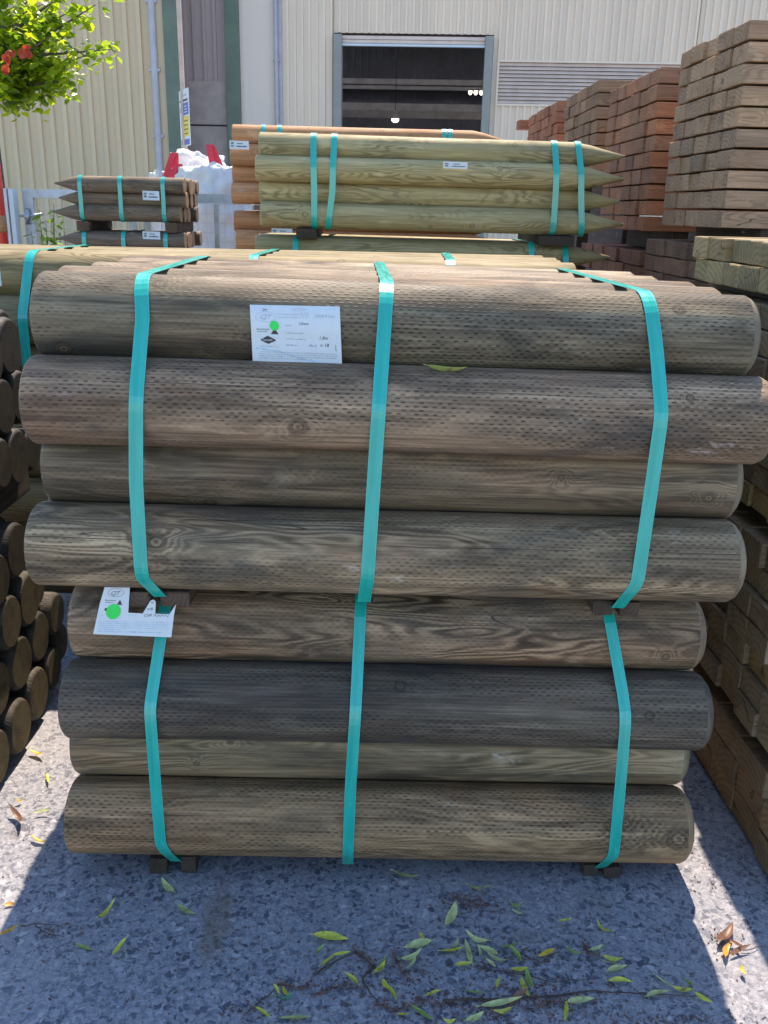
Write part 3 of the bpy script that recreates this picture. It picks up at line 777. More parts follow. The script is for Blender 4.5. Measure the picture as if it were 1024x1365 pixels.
def torn_label():
    c4 = [at(*p, Y=2.115) for p in ((132, 783), (235, 784), (232, 849), (124, 846))]
    tl, tr_, br, bl = c4; W, H = 0.205, 0.125
    root = empty('paper_label', (tl + br) / 2)
    tag(root, 'torn white paper label with bright green dot hanging below the left strap', 'label', 'paper tags stapled on the timber')
    inv = -((tl + br) / 2)
    def fn(u, v):
        s_, t_ = u / W, v / H
        p = (bl * (1 - s_) + br * s_) * (1 - t_) + (tl * (1 - s_) + tr_ * s_) * t_
        y = 2.150 + 0.045 * (1 - t_) - 0.06 * (1 - t_) ** 2 + 0.003 * math.sin(5 * s_ + 1)
        y = 2.145 + 0.022 * t_ + 0.004 * math.sin(4 * s_ + 1)
        k = y / p.y
        return Vector((p.x * k, y, CAMH + (p.z - CAMH) * k)) + inv, Vector((0, -1, 0.1)).normalized()
    X = lambda a: (a - 95) / 760 * W; Y = lambda b: (530 - b) / 440 * H
    # outline with the big tear
    left = [(95, 525), (830, 535), (845, 330), (860, 235), (800, 325), (665, 322), (662, 215), (640, 195), (610, 205), (545, 322), (405, 318), (398, 90), (150, 88), (122, 240)]
    bm = bmesh.new(); vv = [bm.verts.new((X(a), Y(b), 0)) for a, b in left]; bm.faces.new(vv)
    for i in range(1, 9):
        geom = bm.verts[:] + bm.edges[:] + bm.faces[:]
        bmesh.ops.bisect_plane(bm, geom=geom, plane_co=(W * i / 9, 0, 0), plane_no=(1, 0, 0))
    for i in range(1, 6):
        geom = bm.verts[:] + bm.edges[:] + bm.faces[:]
        bmesh.ops.bisect_plane(bm, geom=geom, plane_co=(0, H * i / 6, 0), plane_no=(0, 1, 0))
    bmesh.ops.triangulate(bm, faces=bm.faces[:]); bm.verts.index_update()
    vs_ = [v.co.copy() for v in bm.verts]; fs_ = [[v.index for v in f.verts] for f in bm.faces]; bm.free()
    sh = Sheet(root, fn); rg = random.Random(9)
    sh.put('sheet', [(vs_, fs_)], M['paper'], 0.0)
    lg = [Sheet.oval(X(268), Y(135), 0.021, 0.0108), Sheet.text('CJT', X(212), Y(158), 0.0145, 0.5), Sheet.text('Benchmark', X(172), Y(214), 0.0062),
          ([Vector((X(288), Y(245), 0)), Vector((X(340), Y(248), 0)), Vector((X(315), Y(200), 0))], [(0, 1, 2)])]
    lg += Sheet.words(X(175), Y(230), X(250), 0.0014, rg)
    sh.put('logo_print', lg, M['ink'], 0.0006)
    pr = []
    for b in (405, 424, 443, 462, 480): pr += Sheet.words(X(135), Y(b), X(800 if b < 480 else 350), 0.0021, rg)
    pr += Sheet.words(X(135), Y(500), X(740), 0.003, rg); pr += Sheet.words(X(150), Y(352), X(200), 0.002, rg); pr += Sheet.words(X(400), Y(345), X(480), 0.002, rg)
    sh.put('printed_text', pr, M['paleblueink'], 0.0006)
    hw = [Sheet.text('to', X(618), Y(228), 0.0085), Sheet.text('x18', X(585), Y(290), 0.0095), Sheet.text('CVP', X(558), Y(352), 0.0105, 0.2), Sheet.stroke([p + Vector((X(650), Y(352), 0)) for p in scribble(0.04, 0.007, rg, 9)], 0.0009)]
    sh.put('handwriting', hw, M['ink'], 0.0007)
    sh.put('green_dot', [Sheet.disc(X(262), Y(310), 0.0190, 0.0200, 28, rg)], M['sticker'], 0.0013)
    sh.put('dark_logo_edge', [Sheet.disc(X(190), Y(292), 0.004)], M['ink'], 0.0007)
torn_label()

def small_tag(px0, py0, px1, py1, Y, label):
    a, b = at(px0, py0, Y=Y), at(px1, py1, Y=Y)
    W, H = b.x - a.x, a.z - b.z; root = empty('paper_label', (a.x, Y, b.z))
    tag(root, label, 'label', 'paper tags stapled on the timber')
    fn = lambda u, v: (Vector((u, 0.006 * math.sin(u / W * 3) - 0.006, v - 0.012 * u)), Vector((0, -1, 0)))
    sh = Sheet(root, fn); rg = random.Random(int(px0))
    sh.put('sheet', [Sheet.rect(0, 0, W, H, 6, 4)], M['paper'], 0)
    pr = Sheet.words(W * .08, H * .6, W * .22, H * .22, rg) + Sheet.words(W * .08, H * .3, W * .22, H * .2, rg) + Sheet.words(W * .35, H * .28, W * .9, H * .16, rg) + Sheet.words(W * .4, H * .62, W * .7, H * .12, rg)
    sh.put('printed_text', pr, M['ink'], 0.001)

# ------------------------------------------------------------------ generic bundles of round posts
def bundle(key, mats, x0, x1, yfront, zbot, r, rows, cols, ch, tip, tints, lab, cat, group, deep=99, slope=0.0, jx=0.02, seg=28):
    """rows x cols hex packed posts along X; only the outer layers when deep is small"""
    cs = []
    L = x1 - x0
    for i in range(rows):
        nc = cols if i % 2 == 0 else cols - 1
        for k in range(nc):
            y = yfront + r + 2.004 * r * k + (r if i % 2 else 0); z = zbot + r + i * r * 1.7355
            cs.append((y, z, r))
            if k >= deep and i != rows - 1: continue
            me = log_variant(key, (i * 5 + k * 3) % 7, L, r * 0.992, mats, seg=seg, ch=ch, tip=tip, nring=10)
            dx = rnd.uniform(-jx, jx)
            o = link(key, me, None, ((x0 + x1) / 2 + dx, y, z - slope * dx), (rnd.uniform(-0.5, 0.5), slope, 0))
            t = rnd.choice(tints); f = rnd.uniform(0.9, 1.12); o.color = (t[0] * f, t[1] * f, t[2] * f, 1); o['incise'] = 0.5
            fr = 'front' if k == 0 else '%s from front' % ORD[k]
            tag(o, lab % (ORD[rows - 1 - i] + ' layer from top, ' + fr), cat, group)
    return cs

# pale olive long bundle just behind the front stack (only its front-left end and sunlit top show)
GY = 3.93
gtop = at(0, 335.5, Y=GY + 0.05).z; gr_ = 0.105
gzb = gtop - (2 * gr_ + 3 * gr_ * 1.7355)
gmats = (M['green'], M['greenend'], M['greenend'])
gcs = bundle('olive_post', gmats, -1.95, 0.93, GY, gzb, gr_, 4, 5, (0.01, 0.012), None, [(0.54, 0.53, 0.49), (0.62, 0.60, 0.54), (0.68, 0.65, 0.57)],
             'upper olive-brown post behind the front stack, %s', 'post', 'olive posts behind the front stack', 2, seg=36)
for x, lab in ((at(21, 335, Y=GY).x, 'teal strap on the left end of the olive bundle behind the front stack'), (at(333, 335, Y=GY + .1).x, 'teal strap over the olive bundle, above the left upper strap'),
               (at(600, 345, Y=GY + .1).x, 'teal strap over the sunlit top of the olive bundle, right of centre')):
    strap('strap', gcs, lambda y, z, x=x: x + 0.05 * (y - GY), lab, 'teal straps round the background bundles', 0.04)
zz = gzb
bundle('olive_post', gmats, -1.9, 0.9, GY + 0.02, 0.06, gr_, 4, 5, (0.01, 0.012), None, [(0.62, 0.6, 0.55), (0.75, 0.7, 0.6)],
       'low olive-brown post near the ground behind the stack, %s', 'post', 'olive posts behind the front stack', 1, seg=20)
lowtop = 0.06 + 2 * gr_ + 3 * gr_ * 1.7355
for x, l in ((-1.3, 'left'), (0.4, 'right')):
    bearer(x, GY, GY + 1.05, 0.001, 0.058, 0.08, '%s bearer on the ground under the olive post bundles' % l)
    if gzb - lowtop > 0.02: bearer(x, GY, GY + 1.05, lowtop + 0.001, gzb - 0.001, 0.08, '%s bearer between the two olive post bundles' % l)
a = at(-6, 340, Y=GY - 0.003)
small_tag(-14, 341, 3, 381, GY - 0.005, 'bluish paper tag on the olive post at the left picture edge')

# yellow-green pointed posts
PY = 5.43; pr_ = 0.0715
pmats = (M['green'], M['greenend'], M['greenend'])
ptints = [(1.05, 1.05, 0.95), (0.97, 1.0, 0.93), (1.12, 1.1, 0.97)]
pcs = bundle('pointed_post', pmats, -0.615, 1.495, PY, 1.740, pr_, 4, 6, (0.008, 0.008), (1, 0.30), ptints,
             'yellow-green pointed post of the upper bundle, %s', 'post', 'yellow-green pointed posts', 2, R(0.35))
pcs2 = bundle('pointed_post', pmats, -0.655, 1.455, PY, 1.178, pr_, 4, 6, (0.008, 0.008), (1, 0.30), [(0.95, 0.95, 0.85), (0.85, 0.87, 0.8)],
              'olive pointed post of the lower pointed bundle, %s', 'post', 'yellow-green pointed posts', 1, R(0.35))
for px, px2, lab in ((417, 419, 'left strap of the close pair near the blunt ends of the yellow-green posts'), (445, 437, 'right strap of the close pair near the blunt ends of the yellow-green posts'),
                (744, 738, 'left strap of the pair near the points of the yellow-green posts'), (776, 777, 'right strap of the pair near the points of the yellow-green posts')):
    xa, xb = at(px, 190, Y=PY).x, at(px2, 300, Y=PY).x
    f = interp([(1.74, xb), (1.95, (xa * .65 + xb * .35) + 0.005), (2.22, xa)])
    dz = -math.tan(R(0.35)) * (xa - 0.44)
    strap('strap', [(y, z + dz, r * 1.01) for y, z, r in pcs], lambda y, z, f=f: f(z), lab, 'teal straps round the background bundles', 0.034)
for px, lab in ((393, 'left strap of the lower olive pointed bundle, below the blunt ends'), (712, 'left strap of the pair near the points of the lower olive bundle'), (758, 'right strap of the pair near the points of the lower olive bundle')):
    xa = at(px, 330, Y=PY).x; dz = -math.tan(R(0.35)) * (xa - 0.40)
    strap('strap', [(y, z + dz, r * 1.01) for y, z, r in pcs2], lambda y, z, xa=xa: xa, lab, 'teal straps round the background bundles', 0.034)
for px, l in ((408, 'left'), (745, 'right')):
    x = at(px, 312, Y=PY).x; dz = -math.tan(R(0.35)) * (x - 0.44)
    bearer(x, PY + 0.02, PY + 0.85, 1.682 + dz, 1.738 + dz, 0.12 if l == 'left' else 0.2, '%s bearer between the two yellow-green pointed bundles' % l)
    bearer(x, PY + 0.05, PY + 0.85, 0.001, 1.172 + dz, 0.12, '%s tall trestle of stacked bearers under the pointed posts' % l)
small_tag(591, 215, 623, 225, PY - 0.004 + 0.0, 'small paper tag on the second yellow-green pointed post')

# orange posts behind
OY = 6.75; or_ = 0.074
omats = (M['orange'], M['orangeend'], M['orangeend'])
oz = at(310, 272, Y=OY + .07).z
ocs = bundle('orange_post', omats, at(305, 200, Y=OY).x, at(680, 188, Y=OY).x, OY, oz, or_, 4, 6, (0.006, 0.006), (1, 0.26), [(1, 1, 1), (1.1, 1.05, 1), (0.85, 0.82, 0.8)],
             'orange-brown post of the upper orange bundle, %s', 'post', 'orange-brown posts behind the pointed ones', 1)
ocs2 = bundle('orange_post', omats, at(305, 200, Y=OY).x + 0.01, at(680, 188, Y=OY).x, OY + 0.02, oz - 0.575, or_, 4, 6, (0.006, 0.006), (1, 0.26), [(0.9, 0.85, 0.85), (1, 1, 1)],
              'orange-brown post of the lower orange bundle, %s', 'post', 'orange-brown posts behind the pointed ones', 1)
for px, lab in ((349, 'leftmost thin strap on the orange-brown bundle'), (371, 'second thin strap from the left on the orange-brown bundle'), (594, 'third thin strap from the left on the orange-brown bundle'), (602, 'rightmost thin strap on the orange-brown bundle')):
    xa = at(px, 175, Y=OY).x
    strap('strap', ocs, lambda y, z, xa=xa: xa, lab, 'teal straps round the background bundles', 0.03)
for x, l in ((-0.75, 'left'), (0.5, 'right')):
    bearer(x, OY + .02, OY + .85, oz - 0.036, oz - 0.001, 0.1, '%s pale bearer between the orange-brown bundles' % l, (4, 3.4, 3))
    bearer(x, OY + .05, OY + .85, 0.001, oz - 0.578, 0.1, '%s tall trestle of stacked bearers under the orange-brown posts' % l)
small_tag(306, 187, 332, 199, OY + 0.0, 'bluish paper tag on the left end of the orange-brown upper bundle')
small_tag(362, 304, 390, 315, OY + 0.0, 'small paper tag on the orange-brown lower bundle')

# dark pointed stakes at left, points to the left
DY = 7.0; dr_ = 0.0575
dmats = (M['darkstake'], M['darkstakeend'], M['darkstakeend'])
dz0 = at(240, 298, Y=DY).z + 0.005
dcs = bundle('pointed_stake', dmats, at(66, 245, Y=DY).x, at(241, 245, Y=DY).x, DY, dz0, dr_, 3, 6, (0.004, 0.004), (-1, 0.19), [(1, 1, 1), (0.75, 0.75, 0.78), (1.2, 1.12, 1.0)],
             'dark pointed stake of the upper fence-side bundle, %s', 'stake', 'dark pointed stakes by the fence', 99, 0, 0.025, 20)
dcs2 = bundle('pointed_stake', dmats, at(75, 310, Y=DY).x, at(241, 310, Y=DY).x, DY, dz0 - 0.385, dr_, 3, 6, (0.004, 0.004), (-1, 0.19), [(1, 1, 1), (1.2, 1.1, 1.0)],
              'dark pointed stake of the lower fence-side bundle, %s', 'stake', 'dark pointed stakes by the fence', 2, 0, 0.025, 20)
for px, l in ((108, 'left'), (161, 'middle'), (218, 'right')):
    xa = at(px, 270, Y=DY).x
    strap('strap', dcs, lambda y, z, xa=xa: xa, '%s teal strap round the upper bundle of dark stakes' % l, 'teal straps round the background bundles', 0.03)
    strap('strap', dcs2, lambda y, z, xa=xa: xa, '%s teal strap round the lower bundle of dark stakes' % l, 'teal straps round the background bundles', 0.03)
for px, l in ((110, 'left'), (228, 'right')):
    x = at(px, 302, Y=DY).x
    bearer(x, DY + .01, DY + .66, dz0 - 0.072, dz0 - 0.001, 0.09, '%s bearer between the bundles of dark stakes' % l, (2.2, 1.8, 1.5))
    bearer(x, DY + .03, DY + .66, 0.001, dz0 - 0.388, 0.09, '%s tall trestle of stacked bearers under the dark stakes' % l)
small_tag(190, 254, 213, 267, DY - 0.003, 'white paper tag on the second row of the upper dark stakes')
small_tag(190, 308, 214, 319, DY - 0.003, 'white paper tag on the lower dark stake bundle')

# ------------------------------------------------------------------ left pile: logs end-on to the gap
PILE = [(3.108, 1.381, .1, 0), (2.989, 1.194, .099, 0), (3.06, 1.005, .1, 0), (3.239, .985, .078, -.01), (2.87, 1.028, .089, 0), (2.929, .703, .1, 0), (2.746, .665, .09, 0),
        (3.004, .490, .1, 0), (3.172, .46, .069, -.02), (3.269, .318, .086, -.01), (3.081, .304, .097, 0), (3.335, .155, .080, -.02), (2.879, .308, .098, .0), (3.162, .122, .085, .0),
        (2.676, .308, .1, 0), (2.974, .123, .099, 0), (2.772, .112, .1, .01), (2.570, .112, .098, 0), (3.300, 1.40, .086, -.10), (2.905, 1.375, .1, .0), (2.785, 1.21, .098, 0), (3.2, 1.19, .098, -.03), (2.80, .49, .098, 0), (2.6, .49, .098, 0), (2.48, .30, .096, 0), (3.19, .66, .085, -.14), (2.66, 1.03, .098, 0)]
PTXT = ['high on the left pile beside the top front log', 'in the second row down of the left pile', 'pale-lipped, at the middle height of the left pile', 'small, at the right side of the middle height', 'at the left picture edge at middle height', 'below the diagonal bearer of the left pile', 'at the left picture edge below the bearer',
        'large and sunlit, right under the lowest log of the upper front bundle', 'half hidden just below the upper front bundle', 'sunlit with clear rings nearest the torn label', 'sunlit, two places left of the torn label', 'sliver farthest right beside the dark charcoal log', 'large and half shaded, above the lowest row', 'sunlit, low beside the charcoal log', 'at the left picture edge in the second row from the ground',
        'sunlit with close rings in the lowest row', 'large, in the lowest row near the yellow leaf', 'lowest at the left picture edge', 'bluish, at the back of the top row', 'nearest in the top row at the left edge', 'nearest in the second row down', 'at the back of the second row down', 'behind the left edge in the third row from the ground', 'nearest in the third row from the ground', 'nearest in the second row from the ground', 'set back beside the bearer', 'nearest in the middle row']
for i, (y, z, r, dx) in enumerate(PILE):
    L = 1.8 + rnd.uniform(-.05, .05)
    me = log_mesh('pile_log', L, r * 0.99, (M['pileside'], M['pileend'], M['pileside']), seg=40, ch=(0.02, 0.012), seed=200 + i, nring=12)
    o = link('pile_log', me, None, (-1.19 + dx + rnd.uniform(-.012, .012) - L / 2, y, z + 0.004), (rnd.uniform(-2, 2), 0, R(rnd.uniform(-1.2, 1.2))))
    f = rnd.uniform(0.85, 1.2); u_ = z > 0.6; f *= 0.28 if u_ else 0.56; o.color = (f, f * 1.0, f * (1.0 if u_ else 0.86), 1); o['incise'] = 0.6  # upper log ends tinted much darker: their shade is put into the colour
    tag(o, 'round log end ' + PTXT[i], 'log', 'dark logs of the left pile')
# bearers of the left pile run along Y
for x, z0, z1, l in ((-1.33, 0.80, 0.88, 'dark bearer between the bundles of the left pile, near the log ends'), (-2.5, 0.80, 0.88, 'dark bearer between the bundles of the left pile, far end')):
    bearer(x, 2.5, 3.35, z0, z1, 0.1, l)

# ------------------------------------------------------------------ sawn sleepers
_sl = {}
def sleeper(L, w, h, i):
    k = (round(L, 3), round(w, 4), round(h, 4), i % 5)
    if k not in _sl: _sl[k] = bevel_box('sleeper', L, w, h, (M['sleeper'], M['sleeperend']), 0.0045, i % 5, 0.002)
    return _sl[k]

def pack(x, y0, z0, cols, rows, w, h, L, tints, lab, group, jx=0.012, gap=0.006, cull=None, top_from=0, only=None):
    for i in range(rows):
        for k in range(cols):
            y = y0 + w * (k + 0.5); z = z0 + h * (i + 0.5)
            if cull and cull(y, z): continue
            if only and not only(i, k): continue
            me = sleeper(L, w - 0.0045, h - gap, rnd.randrange(5))
            dx = rnd.uniform(-jx, jx)
            o = link('sleeper', me, None, (x + dx + L / 2, y + rnd.uniform(-.0008, .0008), z - gap / 2 + 0.001), (0, 0, R(rnd.uniform(-.1, .1))))
            t = rnd.choice(tints); f = rnd.uniform(0.80, 1.14); o.color = (t[0] * f, t[1] * f, t[2] * f, 1)
            tag(o, lab.format(row=ORD[rows - 1 - i + top_from], col=ORD[k]), 'sleeper', group)

grey = [(1.3, 1.1, 0.92), (1.2, 1.04, 0.88), (1.36, 1.15, 0.94), (1.08, 0.95, 0.84)]
red = [(1.2, 0.76, 0.56), (1.3, 0.76, 0.54), (1.05, 0.72, 0.58), (0.95, 0.66, 0.54)]
olive = [(1.1, 1.12, 0.8), (1.25, 1.2, 0.85), (0.95, 1.0, 0.75)]
dk = [(0.85, 0.84, 0.70), (0.98, 0.95, 0.76), (0.7, 0.70, 0.62), (1.1, 1.0, 0.62)]
brown = [(0.72, 0.60, 0.44), (0.8, 0.66, 0.47), (0.62, 0.54, 0.42)]
RG = 'sawn sleepers of the right-hand pile'
RX = 1.215
def cull(y, z):
    # nothing of these shows: beyond the right picture edge
    d = y * math.cos(TILT) + (CAMH - z) * math.sin(TILT)
    return (RX - y * math.sin(YAW)) / d * F + CX > 1050
pack(RX, 2.06, 0.012, 7, 3, 0.2, 0.095, 2.0, brown, 'brown sleeper in the lowest pack at right, {row} row down, {col} from the near end', RG, 0.008, 0.004, cull)
pack(RX, 2.06, 0.345, 9, 7, 0.155, 0.0825, 2.0, dk, 'dark sleeper in the lower-middle right pack, {row} row down, {col} from the near end', RG, 0.014, 0.004, cull)
pack(RX + .005, 2.10, 0.985, 9, 8, 0.147, 0.0775, 2.0, dk, 'dark sleeper in the upper-middle right pack, {row} row down, {col} from the near end', RG, 0.014, 0.004, cull)
pack(RX, 2.10, 1.635, 9, 2, 0.146, 0.0775, 2.0, olive, 'olive-green sleeper topping the right-hand pile, {row} row down, {col} from the near end', RG, 0.018, 0.004, cull)
for z0, z1, l in ((0.300, 0.343, 'bearer above the brown lowest pack of the right-hand pile'), (0.925, 0.983, 'bearer at mid height of the right-hand pile'), (1.607, 1.633, 'thin bearer under the olive sleepers')):
    for x in (1.33, 2.6): bearer(x, 2.1, 3.44, z0, z1, 0.09, ('near ' if x < 2 else 'far ') + l)
o = link('sleeper', sleeper(2.0, 0.2, 0.1, 2), None, (RX - 0.065 + 1.0, 2.245, 0.30), (0, 0, R(-1)), (1.0, 0.85, 0.62))
bpy.data.objects.remove(o)

# tall stacks behind on the right
AX = 1.75
pack(AX, 4.60, 1.805, 5, 10, 0.19, 0.0925, 2.4, grey, 'grey-brown sleeper in the tallest stack, {row} row down, {col} from its near corner', 'sleepers of the tall grey stack', gap=0.011)
pack(AX - 0.02, 4.62, 1.45, 6, 3, 0.19, 0.0925, 2.4, [(0.75, 0.55, 0.48), (0.6, 0.48, 0.44)], 'dull reddish sleeper under the tallest stack, {row} row down, {col} from the near end', 'reddish sleepers under the tall stacks')
pack(AX, 5.92, 1.765, 6, 10, 0.19, 0.0945, 2.4, red, 'red-brown sleeper in the second tallest stack, {row} row down, {col} from its near corner', 'sleepers of the red-brown stack', gap=0.010)
pack(AX, 5.90, 1.46, 9, 2, 0.19, 0.0925, 2.4, [(0.7, 0.45, 0.38), (0.8, 0.5, 0.4)], 'dark reddish sleeper under the red-brown stack, {row} row down, {col} from near end', 'reddish sleepers under the tall stacks')
pack(AX, 7.26, 2.18, 7, 7, 0.2, 0.0935, 2.4, [(1.05, 0.86, 0.68), (1.15, 0.95, 0.75), (0.9, 0.75, 0.6)], 'tan sleeper in the stack behind the red-brown one, {row} row down, {col} from near', 'sleepers of the tan stack', gap=0.010, only=lambda i, k: k > 0)
pack(AX, 9.02, 2.38, 8, 5, 0.2, 0.0935, 2.4, [(1.2, 0.66, 0.48), (1.05, 0.6, 0.46), (1.3, 0.75, 0.55)], 'orange-red sleeper in the farthest stack, {row} row down, {col} from its near corner', 'sleepers of the far orange-red stack')
o = link('sleeper', sleeper(2.4, 0.2, 0.0935, 1), None, (AX - 0.09 + 1.2, 10.75, 2.78), (0, 0, 0), (1.2, 0.66, 0.48))
tag(o, 'single orange-red sleeper jutting out at the left end of the farthest low stack', 'sleeper', 'sleepers of the far orange-red stack')
for y0, y1, zt, l, zb in ((4.62, 5.54, 1.448, 'the tall grey stack', 0.001), (5.94, 7.0, 1.458, 'the red-brown stack', 0.001), (7.45, 8.6, 2.178, 'the tan stack', 0.001), (9.05, 10.6, 2.378, 'the far orange-red stack', 0.001)):
    for x, s_ in ((2.1, 'near'), (3.6, 'far')): bearer(x, y0, y1, zb, zt, 0.12, '%s trestle of stacked bearers under %s' % (s_, l))
for y0, y1, z0, z1, l in ((4.62, 5.54, 1.729, 1.803, 'the tall grey stack'), (5.94, 7.0, 1.647, 1.763, 'the red-brown stack')):
    for x, s_ in ((2.0, 'near'), (3.6, 'far')): bearer(x, y0, y1, z0, z1, 0.1, '%s dark bearer in the gap under %s' % (s_, l))

# ------------------------------------------------------------------ buildings
BY = 26.0; yawB = math.atan2(-0.3, 4.1)
barn = empty('warehouse', (-0.9, BY, 0), (0, 0, yawB))
tag(barn, 'large pale ribbed warehouse with an open dark doorway and louvre', 'warehouse')
bdir = Vector((math.cos(yawB), math.sin(yawB), 0)); bn = Vector((-bdir.y, bdir.x, 0)); b0 = Vector((-0.9, BY, 0))
def onbarn(px, py):
    d = ray(px, py); o_ = Vector((0, 0, CAMH)); t = (b0 - o_).dot(bn) / d.dot(bn); p = o_ + d * t
    return ((p - b0).dot(bdir), p.z)

def ribbed(x0, x1, z0, z1, pitch, depth, y=0.0, rib=0.28):
    """trapezoid profiled sheet standing in the XZ plane, ribs towards -Y"""
    mb = MB(); prof = []; x = x0
    while x < x1 - 1e-6:
        for f, d in ((0.0, 0), (1 - rib - 0.10, 0), (1 - rib - 0.06, depth), (1 - 0.04, depth)):
            xx = min(x + f * pitch, x1); prof.append((xx, y - d))
        x += pitch
    prof.append((x1, y))
    v = []
    for a, b in prof: v += [(a, b, z0), (a, b, z1)]
    mb.add(v, [(2 * i, 2 * i + 2, 2 * i + 3, 2 * i + 1) for i in range(len(prof) - 1)])
    return mb

dl, dzt = onbarn(449, 47); dr2, _ = onbarn(654, 50)
dl = onbarn(446, 100)[0]; dr2 = onbarn(655, 100)[0]
WH = 8.6
xs = {k: onbarn(k, 60)[0] for k in (243, 246, 300, 302, 320, 365, 376, 660, 905)}
xr = 16.0
lx0, lz1 = onbarn(666, 83); lx1, _ = onbarn(925, 90); lz0 = onbarn(666, 138)[1]
# ribbed cladding in pieces round the doorway and the louvre
mb = ribbed(xs[376], dl - 0.02, 0, WH, 0.19, 0.06)
for p in (ribbed(dl - 0.02, dr2 + 0.02, dzt + 0.06, WH, 0.19, 0.06), ribbed(dr2 + 0.02, lx0, 0, WH, 0.19, 0.06), ribbed(lx0, lx1, 0, lz0 - 0.05, 0.19, 0.06), ribbed(lx0, lx1, lz1 + 0.05, WH, 0.19, 0.06), ribbed(lx1, xr, 0, WH, 0.19, 0.06)):
    mb.add(p.v, p.f)
mb.build('cladding', M['offwhite'], barn)
p = ribbed(xs[246] - 3.2, xs[300], onbarn(270, 108)[1], WH, 0.27, 0.05, 0.05); p.build('mauve_cladding', M['mauve'], barn)
mb = MB(); zt = onbarn(270, 108)[1] - 0.004; zm = onbarn(270, 167)[1]
mb.box(((xs[246] - 3.2 + xs[300]) / 2, 0.05, (zt + zm) / 2 + 0.012), (xs[300] - xs[246] + 3.2, 0.2, zt - zm - 0.024))
mb.box(((xs[246] - 3.2 + xs[300]) / 2, 0.05, zm / 2 - 0.012), (xs[300] - xs[246] + 3.2, 0.2, zm - 0.024))
mb.build('concrete_panel', M['concrete'], barn)
mb = MB(); mb.box(((xs[302] + xs[320]) / 2, -0.05, WH / 2), (xs[320] - xs[302], 0.3, WH)); mb.build('column', M['greencol'], barn)
mb = MB(); mb.box(((xs[320] + xs[365]) / 2 + 0.06, 0.08, WH / 2), (xs[365] - xs[320] + 0.12, 0.2, WH)); mb.build('smooth_panel', M['smooth'], barn)
mb = MB(); px_ = (xs[365] + xs[376]) / 2
mb.tube([(px_ - 0.03, -0.14, z) for z in (0.1, 3, 6, WH - 0.05)], 0.055, 12)
for z in (1.5, 3.5, 5.5, 7.2): mb.box((px_ - 0.03, -0.08, z), (0.17, 0.14, 0.05))
mb.box((xs[376] - 0.06, -0.03, WH / 2), (0.13, 0.09, WH))
mb.build('downpipe', M['pipe'], barn)
# doorway
fw = 0.2
mb = MB(); mb.box((dl + fw / 2, -0.05, dzt / 2), (fw, 0.34, dzt)); mb.build('door_jamb', M['bluegrey'], barn)
mb = MB(); mb.box((dr2 - fw / 2, -0.05, dzt / 2), (fw, 0.34, dzt)); mb.build('door_jamb', M['bluegrey'], barn)
mb = MB()
for i in range(2): mb.box(((dl + dr2) / 2, -0.02 + 0.02 * i, dzt - 0.05 - 0.09 * i), (dr2 - dl - 2 * fw - 0.01, 0.12, 0.08))
mb.build('rolled_shutter', M['louvre'], barn)
mb = MB(); mb.box(((dl + dr2) / 2, -0.06, dzt - 0.225), (dr2 - dl - 2 * fw - 0.01, 0.12, 0.05)); mb.build('shutter_edge', M['paper'], barn)
# louvre
mb = MB(); nsl = 11; hh = (lz1 - lz0) / nsl
for i in range(nsl):
    z = lz0 + (i + 0.5) * hh
    mb.box(((lx0 + lx1) / 2, -0.02, z), (lx1 - lx0, 0.012, hh * 1.05), Matrix.Rotation(R(-38), 3, 'X'))
lv = mb.build('louvre', M['louvre'], barn)
mb = MB(); mb.box(((lx0 + lx1) / 2, -0.03, lz1 + 0.03), (lx1 - lx0 + .1, 0.1, 0.05)); mb.box(((lx0 + lx1) / 2, -0.03, lz0 - 0.03), (lx1 - lx0 + .1, 0.1, 0.05))
mb.box((lx0 - 0.03, -0.03, (lz0 + lz1) / 2), (0.05, 0.1, lz1 - lz0)); mb.box((lx1 + 0.03, -0.03, (lz0 + lz1) / 2), (0.05, 0.1, lz1 - lz0))
mb.build('louvre_frame', M['offwhite'], lv)
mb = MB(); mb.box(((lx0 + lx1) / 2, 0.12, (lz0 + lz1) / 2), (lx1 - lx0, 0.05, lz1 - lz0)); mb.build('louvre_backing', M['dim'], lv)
# interior
IX0, IX1, ID = -9.0, 15.0, 17.0
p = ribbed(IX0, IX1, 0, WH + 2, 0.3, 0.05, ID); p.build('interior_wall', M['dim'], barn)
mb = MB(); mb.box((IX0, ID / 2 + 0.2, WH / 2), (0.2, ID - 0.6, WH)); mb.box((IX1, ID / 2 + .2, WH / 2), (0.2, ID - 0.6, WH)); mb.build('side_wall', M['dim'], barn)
mb = MB(); x0r, x1r = xs[246] - 3.2, xr
def roofz(y): return WH + 2.2 * (1 - abs(y - ID / 2) / (ID / 2 + 0.5))
edges = [-0.5, 2.2, 3.4, ID / 2, 12.2, 13.6, ID + 0.3]; rl_ = MB()
for y0, y1 in zip(edges, edges[1:]):
    q = [(x0r, y0, roofz(y0)), (x1r, y0, roofz(y0)), (x1r, y1, roofz(y1)), (x0r, y1, roofz(y1))]
    if (y0, y1) in ((2.2, 3.4), (12.2, 13.6)): rl_.add(q, [(0, 1, 2, 3)])
    else:
        mb.add(q, [(0, 1, 2, 3)]); mb.add([(p[0], p[1], p[2] - 0.1) for p in q], [(3, 2, 1, 0)])
rl_.build('added_roof_light', M['added_rooflight'], barn)  # unseen translucent strips, added to let daylight brighten the interior
mb.build('roof', M['mauve'], barn)
mb = MB()
k = lambda px, py, Y: onbarn(px, py)
def inside(py, dep): # height on the plane dep behind the front for a picture row
    z = onbarn(550, py)[1]; return CAMH + (z - CAMH) * (BY + dep) / BY
